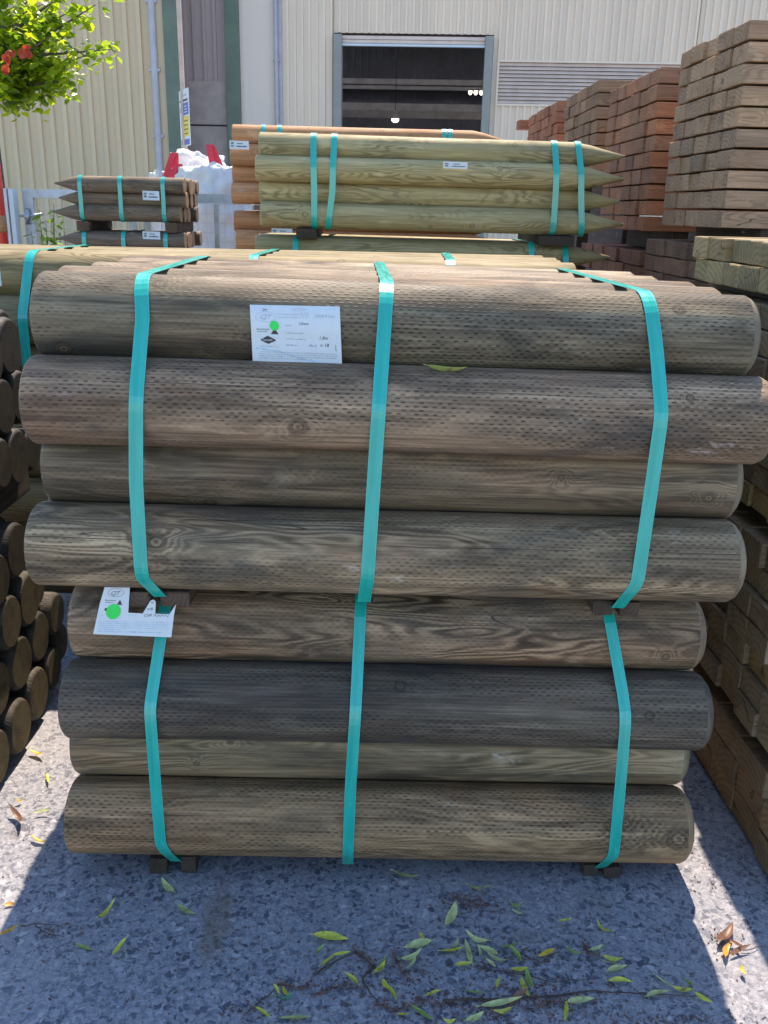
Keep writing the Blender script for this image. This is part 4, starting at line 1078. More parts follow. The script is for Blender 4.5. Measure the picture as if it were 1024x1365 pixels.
for py, hgt, dep in ((109, 0.22, 16.6), (117, 0.14, 16.6), (143, 0.28, 14.0), (153, 0.25, 12.0)):
    mb.box((3, dep, inside(py, dep)), (24 - 0.4, 0.16, hgt))
mb.build('rail_beam', M['steelbeam'], barn)
for px in (613, ):
    xx = onbarn(px, 80)[0] * (BY + 16.5) / BY + 0.3
    mb = MB(); mb.box((xx, 16.5, 4.5), (0.3, 0.2, 9)); mb.build('interior_column', M['steelbeam'], barn)
mb = MB(); xx = onbarn(604, 130)[0] * (BY + 13) / BY + .3; mb.box((xx, 13.0, 2.7), (0.35, 0.2, 5.4)); mb.build('interior_column', M['dim'], barn)
def inbarn(px, py, dep):
    d = ray(px, py); q = b0 + bn * dep; o_ = Vector((0, 0, CAMH)); return o_ + d * ((q - o_).dot(bn) / d.dot(bn))
def lamp(px, py, dep, r, lab):
    loc = inbarn(px, py, dep); zz_ = loc.z
    root = empty('hanging_lamp', (loc.x, loc.y, zz_)); tag(root, lab, 'lamp')
    m = MB(); m.tube([(0, 0, 0.02), (0, 0, 0.10), (0, 0, 0.22), (0, 0, 0.3)], [r, r * 0.9, r * 0.4, 0.03], 16); m.build('lamp_shade', M['steelbeam'], root)
    m = MB(); m.tube([(0, 0, -0.10), (0, 0, -0.06), (0, 0, 0.015)], [r * 0.4, r * 0.85, r * 0.97], 16); m.build('bulb', M['lamp'], root)
    m = MB(); m.tube([(0, 0, 0.3), (0, 0, 2.6)], 0.012, 6); m.build('cord', M['ink'], root)
lamp(527, 159, 9.0, 0.14, 'round lit lamp hanging inside the warehouse doorway')
loc = inbarn(638, 124, 10)
root = empty('strip_light', loc); tag(root, 'short row of small lit lamps at the right of the warehouse doorway', 'lamp')
mb = MB(); mb.box((0, 0, 0.1), (0.75, 0.12, 0.06)); mb.build('housing', M['steelbeam'], root)
for i in range(4): mb = MB(); mb.tube([(-0.3 + 0.2 * i, 0, -0.06), (-0.3 + 0.2 * i, 0, 0.0), (-0.3 + 0.2 * i, 0, 0.068)], [0.03, 0.07, 0.06], 10); mb.build('bulb', M['lamp'], root)

# left cream building standing a little in front of the warehouse
LY = 24.6
lp = lambda px, py: at(px, py, Y=LY)
shed = empty('cream_shed', (lp(222, 100).x, LY, 0)); tag(shed, 'cream ribbed shed wall with a grey-blue downpipe on the left', 'shed')
sx = shed.location.x
p = ribbed(-9.0, lp(212, 100).x - sx, 0, 8.8, 0.325, 0.07); p.build('cladding', M['cream'], shed)
mb = MB(); mb.box(((lp(212, 100).x - sx + 0.0) / 2, 0.0, 4.4), (sx - lp(212, 100).x, 0.16, 8.8)); mb.build('corner_trim', M['cream'], shed)
mb = MB(); mb.box(((lp(240, 100).x - sx) / 2 + 0.003, 0.02, 4.4), (lp(240, 100).x - sx, 0.36, 8.8)); mb.build('corner_column', M['greencol'], shed)
mb = MB(); pxx = lp(208, 100).x - sx
mb.tube([(pxx, -0.14, z) for z in (0.05, 3, 6, 8.7)], 0.085, 12)
for z in (2.0, 3.5, 5.0, 6.5): mb.box((pxx, -0.09, z), (0.26, 0.16, 0.07))
mb.build('downpipe', M['pipe'], shed)
mb = MB(); mb.box((-4.5, 4.5, 8.86), (9.3, 9.5, 0.12)); mb.build('roof', M['mauve'], shed)
mb = MB(); mb.box((0.12, 0.75, 4.3), (0.1, 1.1, 8.6)); mb.build('return_wall', M['greencol'], shed)

# ------------------------------------------------------------------ fence, bags, sign, tree
def mesh_panel(root, x0, x1, z0, z1, pitch=0.075, t=0.0035):
    mb = MB()
    n = int((x1 - x0) / pitch)
    for i in range(n + 1): mb.box((x0 + (x1 - x0) * i / n, 0, (z0 + z1) / 2), (t, t, z1 - z0))
    m = int((z1 - z0) / pitch)
    for i in range(m + 1): mb.box(((x0 + x1) / 2, t, z0 + (z1 - z0) * i / m), (x1 - x0, t, t))
    return mb.build('wire_mesh', M['wire'], root)
FY = 8.1
f0, f1, fz1 = at(31, 255, Y=FY).x, at(180, 258, Y=FY).x, at(60, 252, Y=FY).z
ga = empty('mesh_gate', (f0, FY, 0)); tag(ga, 'galvanised mesh gate left of and behind the dark stakes', 'gate', 'galvanised mesh gates')
W = f1 - f0; mb = MB()
mb.box((W / 2, 0, fz1 - 0.035), (W, 0.05, 0.07)); mb.box((0.04, 0, fz1 / 2 - 0.02), (0.085, 0.048, fz1 - 0.1)); mb.box((W - 0.03, 0, fz1 / 2 - 0.02), (0.06, 0.048, fz1 - 0.1)); mb.box((W / 2, 0, 0.12), (W - .16, 0.045, 0.05))
mb.build('gate_frame', M['galv'], ga); mesh_panel(ga, 0.09, W - 0.06, 0.15, fz1 - 0.075)
mb = MB(); mb.tube([(-0.16, -0.01, fz1 - 0.22), (-0.06, -0.01, fz1 - 0.22), (0.02, -0.03, fz1 - 0.22), (0.16, -0.03, fz1 - 0.2)], 0.012, 8); mb.tube([(0.03, -0.04, fz1 - 0.28), (0.03, -0.06, fz1 - 0.22), (0.03, -0.04, fz1 - 0.16)], 0.022, 8); mb.build('latch', M['galv'], ga)
g0, g1, gz1 = at(190, 262, Y=FY + .15).x, at(345, 262, Y=FY + .15).x, at(285, 259, Y=FY + .15).z
gb = empty('mesh_gate', (g0, FY + 0.15, 0)); tag(gb, 'galvanised mesh gate in front of the bulk bags, right of the dark stakes', 'gate', 'galvanised mesh gates')
W = g1 - g0; mb = MB(); pxs = at(289, 290, Y=FY + .15).x - g0
mb.box((W / 2, 0, gz1 - 0.035), (W, 0.05, 0.075)); mb.box((pxs, 0, gz1 / 2 - 0.03), (0.04, 0.048, gz1 - 0.1)); mb.box((0.03, 0, gz1 / 2 - .03), (0.06, 0.048, gz1 - 0.1)); mb.box((W - 0.03, 0, gz1 / 2 - .03), (0.06, 0.048, gz1 - 0.1)); mb.box((W / 2, 0, 0.12), (W - .13, 0.045, 0.05))
mb.build('gate_frame', M['galv'], gb); mesh_panel(gb, 0.07, W - 0.06, 0.15, gz1 - 0.08)
gp = empty('gate_post', (at(8, 280, Y=8.0).x, 8.0, 0)); tag(gp, 'flat galvanised gate post with a white edge at the left', 'post')
pz = at(10, 251, Y=8.0).z; pw = at(13, 280, Y=8.0).x - at(-4, 280, Y=8.0).x
mb = MB(); mb.box((-0.02, 0, pz / 2), (pw, 0.08, pz)); mb.build('plate', M['galv'], gp)
mb = MB(); mb.box((pw / 2 + 0.02, -0.01, pz / 2), (0.035, 0.1, pz - 0.004)); mb.build('edge_strip', M['paper'], gp)

def bulk_bag(x, y, z, w, h, seed, label, mat, loops=()):
    root = empty('bulk_bag', (x, y, z)); tag(root, label, 'bag', 'white bulk bags behind the fence')
    bm = bmesh.new(); bmesh.ops.create_cube(bm, size=1.0)
    bmesh.ops.subdivide_edges(bm, edges=bm.edges[:], cuts=26, use_grid_fill=True)
    for v in bm.verts:
        p = v.co * 2
        q = Vector((p.x * math.sqrt(max(0, 1 - p.y * p.y / 2.6)), p.y * math.sqrt(max(0, 1 - p.x * p.x / 2.6)), p.z))
        bul = 1 + 0.10 * (1 - p.z * p.z)
        c = Vector((q.x * w / 2 * bul, q.y * w / 2 * bul, (p.z + 1) * h / 2))
        nz = mnoise.noise(Vector((c.x * 24, c.y * 24, c.z * 15 + seed * 2))) * 0.02 + mnoise.noise(Vector((c.x * 4, c.y * 4, c.z * 4 + seed * 9))) * 0.07 + mnoise.noise(Vector((c.x * 11, c.y * 11, c.z * 11 + seed))) * 0.035 + abs(mnoise.noise(Vector((c.x * 7, c.y * 7, c.z * 3 + seed * 3)))) * 0.05
        d = Vector((q.x, q.y, p.z * 0.6 if p.z > 0 else 0))
        v.co = c + d.normalized() * nz * (1.5 if p.z > 0.5 else 1)
        if p.z < -0.99: v.co.z = 0
    me = bpy.data.meshes.new('sack'); bm.to_mesh(me); bm.free(); me.materials.append(mat)
    me.polygons.foreach_set('use_smooth', [True] * len(me.polygons))
    link('sack', me, root)
    for (lx, ly, dx, hh_) in loops:
        mb = MB(); pts = []
        for i in range(13):
            t = i / 12; pts.append(Vector((lx + dx * math.sin(t * math.pi) + 0.09 * t, ly + 0.04 * t, h - 0.12 + hh_ * math.sin(t * math.pi))))
        for i in range(12):
            a_, b_ = pts[i], pts[i + 1]; mb.add([a_ + Vector((-.03, 0, 0)), a_ + Vector((.03, 0, 0)), b_ + Vector((.03, 0, 0)), b_ + Vector((-.03, 0, 0))], [(0, 1, 2, 3)], 0, True)
            mb.add([a_ + Vector((-.03, .006, 0)), b_ + Vector((-.03, .006, 0)), b_ + Vector((.03, .006, 0)), a_ + Vector((.03, .006, 0))], [(0, 1, 2, 3)], 0, True)
        mb.build('lifting_loop', M['redloop'], root)
bgY = 9.3
bz = at(215, 225, Y=bgY).z
xa, xb = at(222, 240, Y=bgY).x, at(272, 240, Y=bgY).x
bulk_bag(xa + .03, bgY, 1.08, 0.36, bz - 1.12, 1, 'white bulk bag with an upright red loop above the dark stakes', M['bag'], [(-0.02, -0.2, 0.07, 0.30), (0.03, -0.24, 0.06, 0.2)])
bulk_bag(xb + .05, bgY + .1, 1.08, 0.72, bz - 1.08, 2, 'white bulk bag with a curved red loop left of the orange-brown posts', M['bag'], [(0.10, -0.28, -0.10, 0.34)])
bulk_bag(xa + .02, bgY, 0.0, 0.42, 1.07, 3, 'pinkish bulk bag on the ground behind the dark stakes', M['pinkbag'])
bulk_bag(xb + .05, bgY + .1, 0.0, 0.72, 1.07, 4, 'pinkish bulk bag behind the mesh gate near the orange-brown posts', M['pinkbag'])
bulk_bag((xa + xb) / 2 + 0.02, bgY + .62, 1.35, 0.5, at(240, 206, Y=bgY + .6).z - 1.38, 5, 'highest crumpled white bulk bag between two red loops', M['bag'])
bulk_bag((xa + xb) / 2 + 0.02, bgY + .72, 0.0, 0.6, 1.33, 6, 'white bulk bag at the back hidden under the highest one', M['bag'])

# sign on a pale post
SY = 10.6
sp = empty('sign_post', (at(247, 200, Y=SY).x, SY, 0)); tag(sp, 'tall pale timber post carrying a blue and yellow notice', 'sign')
mb = MB(); mb.box((0, 0, 2.4), (0.045, 0.045, 4.8)); mb.build('post', M['postwood'], sp)
z1, z0 = at(247, 120, Y=SY).z, at(247, 195, Y=SY).z; Hs = z1 - z0; Ws = 0.42
brd = MB(); brd.box((0, 0, 0), (Ws, 0.006, Hs)); ob = brd.build('notice_board', M['paper'], sp, (0.02, -0.05, (z0 + z1) / 2), (0, 0, R(-66)))
def onb(name, a, b, c, d, mat, lift=-0.004):
    m = MB(); m.box(((a + b) / 2 * Ws - Ws / 2, lift, (c + d) / 2 * Hs - Hs / 2), ((b - a) * Ws, 0.002, (d - c) * Hs)); return m.build(name, mat, ob)
onb('blue_panel', 0.35, 0.95, 0.55, 0.76, M['signblue']); onb('yellow_panel', 0.35, 0.95, 0.17, 0.53, M['signyellow']); onb('blue_footer', 0.06, 0.94, 0.02, 0.12, M['signblue'])
onb('dark_heading', 0.06, 0.9, 0.79, 0.825, M['ink']); onb('title_lettering', 0.2, 0.8, 0.88, 0.91, M['greyink']); onb('symbol_column', 0.1, 0.28, 0.6, 0.7, M['signblue']); onb('warning_symbol', 0.1, 0.28, 0.34, 0.44, M['signyellow'])
m = MB(); rg = random.Random(3)
for i in range(4):
    for (z_, a0, a1) in ((0.22 + 0.075 * i, 0.42, 0.88),): m.box(((a0 + a1) / 2 * Ws - Ws / 2, -0.0056, z_ * Hs - Hs / 2), ((a1 - a0) * Ws * rg.uniform(.7, 1), 0.001, Hs * 0.018))
m.build('notice_lettering', M['ink'], ob)
m = MB()
for i in range(3): m.box((0.65 * Ws - Ws / 2, -0.0056, (0.60 + 0.05 * i) * Hs - Hs / 2), (0.4 * Ws * rg.uniform(.7, 1), 0.001, Hs * 0.014))
m.build('notice_lettering', M['paper'], ob)

# red post at the left edge
rp = empty('red_bollard', (at(-2, 270, Y=7.6).x, 7.6, 0)); tag(rp, 'red painted post at the left picture edge beside the tree', 'post')
zt = at(-1, 210, Y=7.6).z
mb = MB(); mb.tube([(0, 0, 0), (0, 0, zt - 0.05), (0, 0, zt)], [0.045, 0.045, 0.03], 14); mb.build('shaft', M['redpaint'], rp)
mb = MB(); mb.tube([(0, 0, 1.62), (0, 0, 1.75)], [0.047, 0.047], 14); mb.build('band', M['orange'], rp)

def leaf_quad(mb, c, n, t, L, W, uvx):
    b = n.cross(t).normalized()
    ring = [(0, 0), (0.18, 0.36), (0.45, 0.5), (0.75, 0.36), (1, 0), (0.75, -0.36), (0.45, -0.5), (0.18, -0.36)]
    v = [c + t * (a * L) + b * (w * W) - n * (0.25 * W * (abs(w) * -1 + 0.3) + 0.12 * L * a * a) for a, w in ring]
    mb.add(v, [tuple(range(8))], 0, False, [[(uvx, 0.5)] * 8])

def tree():
    base = Vector((at(4, 240, Y=8.7).x - 0.06, 8.7, 0))
    root = empty('tree', base); tag(root, 'leafy tree with bright backlit leaves at the upper left', 'tree')
    tr = MB(); rg = random.Random(21)
    tr.tube([(0, 0, 0), (0.02, 0, 1.2), (-0.02, 0.02, 2.3), (0.0, 0, 3.2), (-0.1, 0.05, 4.4)], [0.10, 0.085, 0.075, 0.06, 0.02], 12)
    clusters = []
    # twigs in the frame, measured ends; plus the rest of the crown round the trunk
    tips = [(148, 66, 8.3), (92, 108, 8.4), (78, 112, 8.5), (48, 118, 8.5), (22, 138, 8.4), (128, 6, 8.4), (95, 14, 8.6), (66, 48, 8.2), (50, 85, 8.4), (38, 30, 8.5), (84, 52, 8.6), (14, 100, 8.3), (10, 60, 8.6), (112, -25, 8.5), (58, 5, 8.8), (75, 92, 8.8), (45, 60, 8.9), (118, 72, 8.5)]
    ends = [at(x, y, Y=Y) - base for x, y, Y in tips]
    for i in range(26):
        a = rg.uniform(0, 2 * math.pi); r = rg.uniform(0.4, 1.25); z = rg.uniform(2.9, 4.6)
        p = Vector((min(0.25, r * math.cos(a) - 0.35), r * math.sin(a) * 0.9, z))
        ends.append(p)
    for e in ends:
        s0 = Vector((0, 0, max(2.72, min(3.9, e.z - 0.25 - rg.uniform(0.1, 0.6)))))
        mid = s0.lerp(e, 0.5) + Vector((rg.uniform(-.08, .08), rg.uniform(-.08, .08), rg.uniform(0, 0.16)))
        tr.tube([s0, s0.lerp(mid, 0.5) + Vector((0, 0, .03)), mid, mid.lerp(e, 0.6), e], [0.028, 0.02, 0.013, 0.007, 0.003], 6)
        pts = [s0.lerp(mid, .6), mid, mid.lerp(e, .5), e]
        for j in range(4):
            c = s0.lerp(mid, .5).lerp(e, (j + 1.0) / 4); clusters.append((c, 0.05 + 0.04 * rg.random(), 11))
            if j < 3:
                for q in range(2):
                    d = Vector((rg.uniform(-1, 1), rg.uniform(-1, 1), rg.uniform(-.6, .6))) * 0.15
                    tr.tube([c, c + d * 0.5 + Vector((0, 0, .015)), c + d], [0.006, 0.004, 0.002], 5); clusters.append((c + d, 0.055, 8))
    tr.build('trunk', M['bark'], root)
    cr = MB()
    for c, rad, n in clusters:
        for i in range(n):
            p = c + Vector((rg.gauss(0, rad), rg.gauss(0, rad), rg.gauss(0, rad * 0.8)))
            nrm = Vector((rg.gauss(0, .55), rg.gauss(0, .55), 1)).normalized(); t = Vector((rg.uniform(-1, 1), rg.uniform(-1, 1), rg.uniform(-.9, .1)))
            t = (t - nrm * t.dot(nrm)).normalized(); s_ = rg.uniform(0.7, 1.15)
            leaf_quad(cr, p, nrm, t, 0.085 * s_, 0.07 * s_, rg.random() ** 1.1)
    cr.build('crown', M['crown'], root)
    rl = MB()
    for px, py in ((30, 66), (35, 63), (33, 71), (12, 73), (8, 71), (16, 75), (3, 88)):
        for q in range(2):
            p = at(px + rg.uniform(-3, 3), py + rg.uniform(-3, 3), Y=8.15) - base
            nrm = Vector((rg.gauss(0, .3), -1, rg.gauss(0.3, .3))).normalized(); t = Vector((rg.uniform(-1, 1), 0, rg.uniform(-1, 1))); t = (t - nrm * t.dot(nrm)).normalized()
            leaf_quad(rl, p, nrm, t, 0.075, 0.055, rg.random())
    rl.build('red_foliage', M['redleaf'], root)
tree()

def weed(px, py, Y, h, n, label):
    b = at(px, py, Y=Y); b.z = 0
    root = empty('weed', b); tag(root, label, 'weed'); rg = random.Random(px)
    st = MB(); lf = MB(); top = at(px, py, Y=Y).z
    for i in range(5):
        d = Vector((rg.uniform(-.12, .12), rg.uniform(-.1, .1), top + rg.uniform(-0.08, h)))
        st.tube([(0, 0, 0), (d.x * .4, d.y * .4, d.z * .5), d], [0.006, 0.005, 0.002], 5)
        for k in range(n):
            t_ = rg.uniform(0.55, 1.0); p = Vector((d.x * t_, d.y * t_, d.z * t_)) + Vector((rg.gauss(0, .02), rg.gauss(0, .02), 0))
            nrm = Vector((rg.gauss(0, .6), rg.gauss(0, .6), 1)).normalized(); t = Vector((rg.uniform(-1, 1), rg.uniform(-1, 1), rg.uniform(-.3, .6))); t = (t - nrm * t.dot(nrm)).normalized()
            leaf_quad(lf, p, nrm, t, 0.075, 0.03, rg.random())
    st.build('stem', M['weed'], root); lf.build('foliage', M['weed'], root)
weed(57, 295, 7.7, 0.16, 26, 'tall bright green weed before the left mesh gate')
weed(92, 316, 7.9, 0.06, 12, 'small green weed low between the left gate and the dark stakes')

# ------------------------------------------------------------------ fallen leaves, twigs and litter
def leaf_mesh(L, W, curl, fold, bend, seed):
    rg = random.Random(seed); mb = MB(); n = 9; v = []; f = []; uv = []
    for i in range(n + 1):
        t = i / n; w = W / 2 * (math.sin(math.pi * min(1, t ** 0.8)) ** 0.9) * (1 if t < 0.98 else 0.2) + 0.0004
        x = (t - 0.5) * L; zc = curl * (4 * (t - .5) ** 2) * L + 0.002; yb = bend * L * math.sin(t * math.pi)
        v += [(x, yb - w, zc + fold * w), (x, yb, zc), (x, yb + w, zc + fold * w)]
    for i in range(n):
        for j in range(2):
            f.append((i * 3 + j, i * 3 + 3 + j, i * 3 + 4 + j, i * 3 + 1 + j)); uv.append([((i) / n, (j - 1) * .5), ((i + 1) / n, (j - 1) * .5), ((i + 1) / n, j * .5), (i / n, j * .5)])
    mb.add([Vector(p) for p in v], f, 0, True, uv)
    # petiole
    mb.tube([(-L * .5, 0, curl * L + .002), (-L * .62, bend * L * -.2, curl * L * 1.2 + .002)], [0.0009, 0.0006], 5)
    return mesh('leaf', mb.v, mb.f, M['leaf'], mb.sl, mb.sm, mb.uv)
LV = [leaf_mesh(1.0 * 0.075, 0.0185, .10, .35, .06, 1), leaf_mesh(0.075, 0.015, .16, .6, .12, 2), leaf_mesh(0.075, 0.022, .07, .25, -.05, 3), leaf_mesh(0.075, 0.0165, .2, .9, -.1, 4), leaf_mesh(0.075, 0.013, .05, .2, .02, 5)]
YG, GR, PG, YE, BR, TE, OR = (0.66, 0.66, 0.09), (0.28, 0.42, 0.09), (0.60, 0.66, 0.28), (0.80, 0.60, 0.06), (0.24, 0.12, 0.08), (0.10, 0.34, 0.24), (0.62, 0.33, 0.06)
# picture position, length in px, direction, colour, where it lies
LEAVES = [
 (225, 1183, 24, 50, PG, 'curled pale leaf just below the left pair of ground bearers'), (147, 1221, 32, -50, YG, 'curved yellow-green leaf left of the shaded ground, tail pointing up right'), (248, 1217, 26, 25, PG, 'single pale leaf between the left bearers and the brown stain'),
 (161, 1272, 28, -50, YG, 'folded yellow-green leaf below the curved one at left'), (112, 1264, 22, 15, GR, 'small dark green leaf with a long stalk at lower left'), (541, 1172, 34, 12, PG, 'pale leaf lying right under the front stack, left of centre gap'),
 (636, 1187, 32, 5, PG, 'slim pale leaf right under the front stack, right of centre'), (601, 1223, 30, -65, PG, 'leaf pointing up between the slim pale leaf and the litter heap'), (688, 1211, 14, 0, GR, 'tiny green leaf at the upper right edge of the litter'),
 (689, 1217, 14, 20, PG, 'tiny pale leaf below a tiny green one'), (441, 1254, 44, 5, YG, 'long yellow-green leaf at the upper left of the litter heap'), (427, 1273, 14, -50, GR, 'very small green leaf under the long yellow-green one'),
 (556, 1262, 36, -12, PG, 'broad pale leaf crossing another in the middle of the litter'), (547, 1276, 28, -25, PG, 'pale leaf under the broad crossing one'), (562, 1252, 14, 55, YE, 'small yellow leaf touching the broad pale one'), (548, 1290, 20, -50, PG, 'small pale leaf upright below the crossing leaves'),
 (513, 1288, 24, -70, GR, 'upright dark leaf by the twig bend'), (506, 1294, 22, -50, YG, 'yellow-green leaf by the twig bend'), (470, 1311, 22, 42, YG, 'yellowish leaf left of the twig bend'), (455, 1275, 24, -15, YG, 'leaf on the upper left twig'), (437, 1282, 22, -40, YG, 'narrow leaf along the upper left twig'),
 (638, 1252, 32, 30, PG, 'lone leaf above the right leaf cluster'), (604, 1270, 30, -6, YG, 'bright leaf at the left of the right leaf cluster'), (606, 1262, 16, -60, PG, 'small leaf standing on the bright one'), (626, 1270, 34, 75, PG, 'long leaf pointing up in the right leaf cluster'), (618, 1288, 22, -10, YG, 'low bright leaf of the right leaf cluster'),
 (637, 1272, 14, 80, PG, 'short upright leaf of the right leaf cluster'), (651, 1271, 26, 22, PG, 'leaf pointing right in the right leaf cluster, upper'), (662, 1280, 28, 20, PG, 'leaf pointing right in the right leaf cluster, lower'), (655, 1286, 16, 40, PG, 'small leaf beneath the right leaf cluster'),
 (678, 1266, 26, -5, GR, 'green leaf at the top of the darker clump'), (687, 1279, 26, 55, GR, 'green leaf slanting in the darker clump'), (693, 1293, 22, -5, YG, 'yellow-green leaf under the darker clump'), (666, 1315, 14, -80, YG, 'tiny bright leaf below the leaf clusters'), (635, 1327, 24, 8, GR, 'green curled leaf above the long dark twig'),
 (754, 1233, 16, -8, YG, 'small yellow leaf alone right of the litter'), (804, 1240, 24, 42, YG, 'single yellow-green leaf near the sunlit strip'), (795, 1267, 18, -25, PG, 'short broad leaf of the right-hand trio'), (816, 1279, 26, 3, YG, 'flat leaf of the right-hand trio'), (810, 1287, 26, 15, PG, 'lower leaf of the right-hand trio'), (821, 1294, 26, -15, PG, 'leaf under the right-hand trio'),
 (827, 1311, 30, 8, YG, 'leaf with a stalk above the thin twig at right'), (728, 1276, 24, -30, YE, 'yellow dead leaf with a brown twig'), (764, 1274, 22, 18, GR, 'green leaf right of the yellow dead leaf'), (886, 1312, 30, 32, PG, 'upper leaf of the spray beside the sunlit strip'), (908, 1320, 26, 8, YG, 'yellow-green leaf of the spray beside the sunlit strip'),
 (876, 1330, 30, -15, PG, 'lower left leaf of the spray beside the sunlit strip'), (938, 1334, 26, 32, YG, 'leaf at the tip of the spray beside the sunlit strip'), (917, 1314, 16, 50, GR, 'small upright leaf of the spray beside the sunlit strip'), (668, 1341, 52, -10, PG, 'big pale leaf at the bottom right of the litter'), (692, 1332, 30, -40, BR, 'brownish leaf over the big pale one'),
 (668, 1349, 26, -10, YG, 'bright leaf under the big pale one'), (700, 1318, 24, 65, YG, 'leaf above the brownish one'), (710, 1312, 26, 70, GR, 'green leaf right above the brownish one'), (755, 1354, 28, -85, YG, 'leaf standing upright at the bottom edge'), (773, 1340, 34, -5, PG, 'leaf right of the upright one at the bottom edge'),
 (350, 1353, 22, 32, YG, 'yellow-green leaf at the bottom edge, left'), (391, 1360, 38, 0, PG, 'long pale leaf at the bottom edge, left'), (382, 1336, 24, -12, TE, 'bluish-green leaf on the lower left twig'), (370, 1323, 14, 60, YG, 'small leaf on the lower left twig, upper'), (381, 1323, 16, 60, YG, 'small leaf on the lower left twig beside its twin'), (520, 1326, 26, 55, YG, 'leaf at the foot of the twig bend'),
 (515, 1315, 14, 60, YG, 'little leaf at the foot of the twig bend'), (576, 1331, 22, -15, YG, 'leaf at the end of the catkin'), (563, 1353, 34, 32, GR, 'green leaf below the catkin'), (538, 1355, 16, -5, YG, 'small leaf at the bottom edge under the catkin'), (598, 1362, 16, 0, YG, 'small leaf cut by the bottom edge'), (632, 1361, 26, -30, PG, 'pale leaf cut by the bottom edge'),
 (52, 1122, 22, 15, YE, 'bright yellow leaf in the sun at left'), (9, 1243, 30, -30, OR, 'orange-yellow leaf at the left picture edge'), (48, 1009, 20, 20, YE, 'yellow leaf at the foot of the left pile'), (58, 1086, 22, -5, PG, 'thin pale leaf in the sun at left'), (12, 1207, 14, -10, OR, 'small orange leaf at the left edge'), (27, 1070, 10, -20, YE, 'tiny yellow flake in the sun at left'), (63, 1041, 12, 80, YG, 'pale tiny leaf in the sun beside the front stack'),
 (990, 1298, 12, 70, YE, 'tiny yellow leaf in the sunlit strip at right'), (20, 1097, 26, 55, BR, 'brown curled leaf in the sun at left'), (966, 1250, 30, -50, BR, 'brown dead leaf at the top of the heap in the sunlit strip'), (975, 1262, 28, 30, BR, 'brown dead leaf in the middle of the heap in the sunlit strip'), (985, 1270, 28, -20, BR, 'brown dead leaf at the foot of the heap in the sunlit strip'), (968, 1270, 22, -70, OR, 'pale dead leaf in the sunlit strip'),
]
for i, (px, py, ln, ang, col, lab) in enumerate(LEAVES):
    a_ = R(ang); dx, dy = math.cos(a_) * ln / 2, math.sin(a_) * ln / 2
    p, q = at(px - dx, py - dy, Z=0.004), at(px + dx, py + dy, Z=0.004); d = q - p
    o = link('fallen_leaf', LV[i % 5], None, (p + q) / 2 + Vector((0, 0, 0.001 + 0.0025 * (i % 4))), (R(rnd.uniform(-30, 30)), R(rnd.uniform(-7, 7)), math.atan2(d.y, d.x) + (math.pi if i % 3 == 0 else 0)))
    s_ = min(1.8, max(0.3, 1.08 * d.length / 0.075)); o.scale = (s_, max(0.6, min(1.25, s_)) * 0.95, max(.6, s_) * rnd.uniform(0.6, 2.0))
    f = rnd.uniform(0.85, 1.2); o.color = (col[0] * f, col[1] * f, col[2] * f, 1)
    tag(o, lab, 'leaf', 'fallen willow leaves')
p = at(597, 486, Y=2.17); o = link('fallen_leaf', LV[0], None, (p.x, 2.175, 1.4855), (R(-50), R(1), R(-2)), (0.40, 0.46, 0.12)); o.scale = (1.30, 1.1, 1.6)
tag(o, 'green leaf caught between the two uppermost front logs', 'leaf', 'fallen willow leaves')

def twig(pts, r, label, mat='twig', name='twig', fuzz=0):
    P = [at(x, y, Z=0.006) for x, y in pts]; P = [p + Vector((0, 0, rnd.uniform(0, 0.006))) for p in P]
    mb = MB(); fine = []
    for a_, b_ in zip(P, P[1:]):
        for t in (0, .33, .66): fine.append(a_.lerp(b_, t) + Vector((rnd.uniform(-.003, .003), rnd.uniform(-.003, .003), 0)))
    fine.append(P[-1])
    mb.tube(fine, [r * (1 - 0.7 * i / len(fine)) for i in range(len(fine))], 6)
    if fuzz:
        for p in fine:
            for k in range(fuzz):
                c = p + Vector((rnd.gauss(0, .006), rnd.gauss(0, .006), abs(rnd.gauss(0, .003)))); s_ = rnd.uniform(.0012, .003)
                mb.box(c, (s_ * 1.6, s_, s_), Euler((rnd.random() * 3, rnd.random() * 3, rnd.random() * 3)).to_matrix())
    o = mb.build(name, M[mat]); tag(o, label, name if name == 'catkin' else 'twig', 'twigs and catkins in the litter'); return o
twig([(416, 1300), (440, 1287), (470, 1272), (488, 1280), (500, 1290)], 0.003, 'dark twig at the upper left of the litter heap')
twig([(500, 1290), (484, 1305), (490, 1322), (505, 1336)], 0.004, 'thick bent brown twig in the middle of the litter')
twig([(330, 1352), (350, 1335), (372, 1315), (392, 1318)], 0.0025, 'thin twig at the lower left of the litter')
twig([(590, 1336), (650, 1332), (710, 1330), (790, 1322), (860, 1326), (945, 1330)], 0.003, 'long dark twig running right along the bottom')
twig([(28, 1236), (50, 1232), (84, 1236)], 0.002, 'forked thin twig at the left edge of the shade')
twig([(48, 1236), (62, 1246), (86, 1250)], 0.002, 'short side twig at the left edge of the shade')
twig([(700, 1276), (722, 1284), (742, 1270)], 0.0025, 'brown twig under the yellow dead leaf')
twig([(990, 1268), (1010, 1263), (1030, 1264)], 0.0015, 'thin stalk running to the right picture edge')
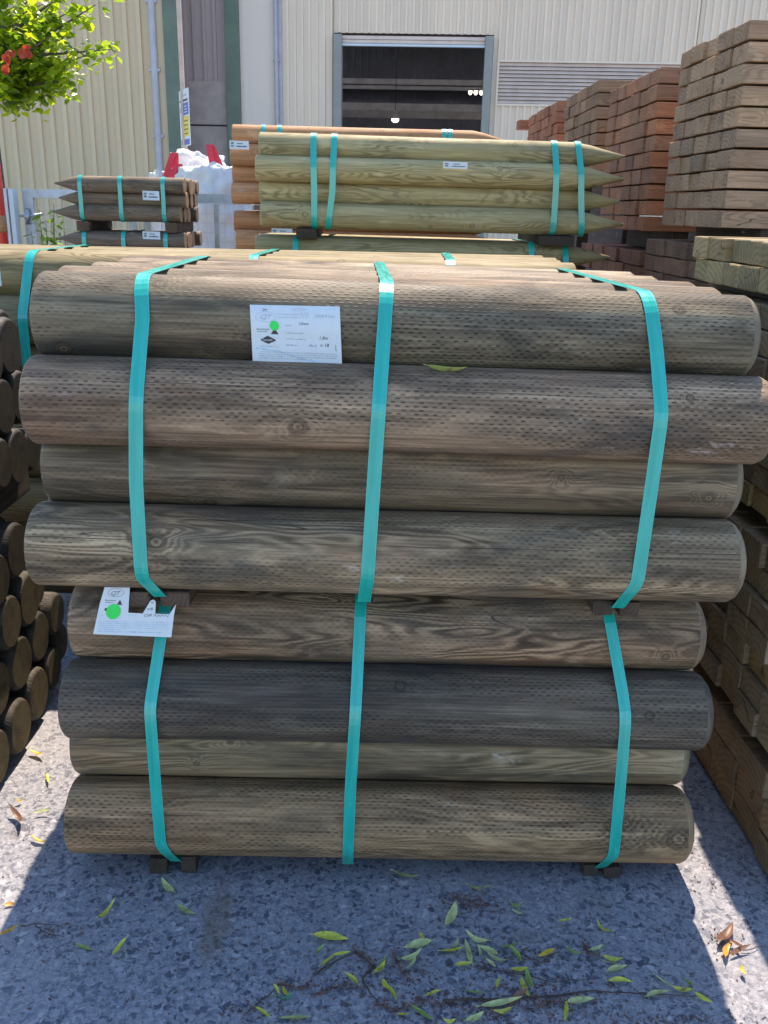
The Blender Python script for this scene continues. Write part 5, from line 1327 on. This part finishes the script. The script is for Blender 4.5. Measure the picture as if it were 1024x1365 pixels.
twig([(640, 1290), (690, 1300), (740, 1310), (800, 1305)], 0.002, 'thin dark twig through the right leaf clusters')
twig([(372, 1312), (400, 1318), (412, 1314)], 0.0022, 'reddish catkin at the lower left twig', 'litter', 'catkin', 9)
twig([(418, 1330), (435, 1318), (462, 1314)], 0.0022, 'curved reddish catkin left of the twig bend', 'litter', 'catkin', 10)
twig([(524, 1270), (530, 1288), (545, 1306)], 0.0025, 'thick reddish catkin in the middle of the litter', 'litter', 'catkin', 12)
twig([(500, 1340), (530, 1346), (560, 1338), (590, 1340)], 0.0025, 'long reddish catkin at the bottom edge', 'litter', 'catkin', 10)
twig([(715, 1342), (735, 1336), (755, 1338)], 0.002, 'small catkin beside the upright bottom leaf', 'litter', 'catkin', 9)
twig([(470, 1265), (486, 1275), (494, 1290)], 0.002, 'catkin along the dark upper twig', 'litter', 'catkin', 9)
twig([(776, 1258), (784, 1270), (800, 1276)], 0.002, 'catkin beside the right-hand trio of leaves', 'litter', 'catkin', 9)
twig([(605, 1196), (625, 1205), (650, 1210)], 0.002, 'crumbled catkin under the front stack', 'litter', 'catkin', 10)
lt = MB(); rg = random.Random(77)
for (cx, cy, sx_, sy_, n) in ((630, 1207, 22, 9, 160), (500, 1300, 60, 22, 260), (640, 1345, 70, 12, 300), (720, 1330, 60, 14, 260), (680, 1285, 50, 16, 160), (340, 1350, 30, 10, 90), (900, 1360, 60, 6, 120), (80, 1240, 20, 5, 40), (512, 1290, 320, 60, 420), (150, 1200, 120, 60, 120), (960, 1255, 18, 12, 50), (940, 1130, 30, 30, 60)):
    for i in range(n):
        p = at(cx + rg.gauss(0, sx_), min(1420, max(1120, cy + rg.gauss(0, sy_))), Z=0.0015); s_ = rg.uniform(.0012, .0035)
        lt.box(p + Vector((0, 0, s_ * .2)), (s_ * rg.uniform(1, 3), s_, s_ * .7), Euler((0, 0, rg.random() * 6)).to_matrix())
tag(lt.build('seed_litter', M['litter']), 'fine brown seed litter scattered over the shaded concrete', 'litter', kind='stuff')
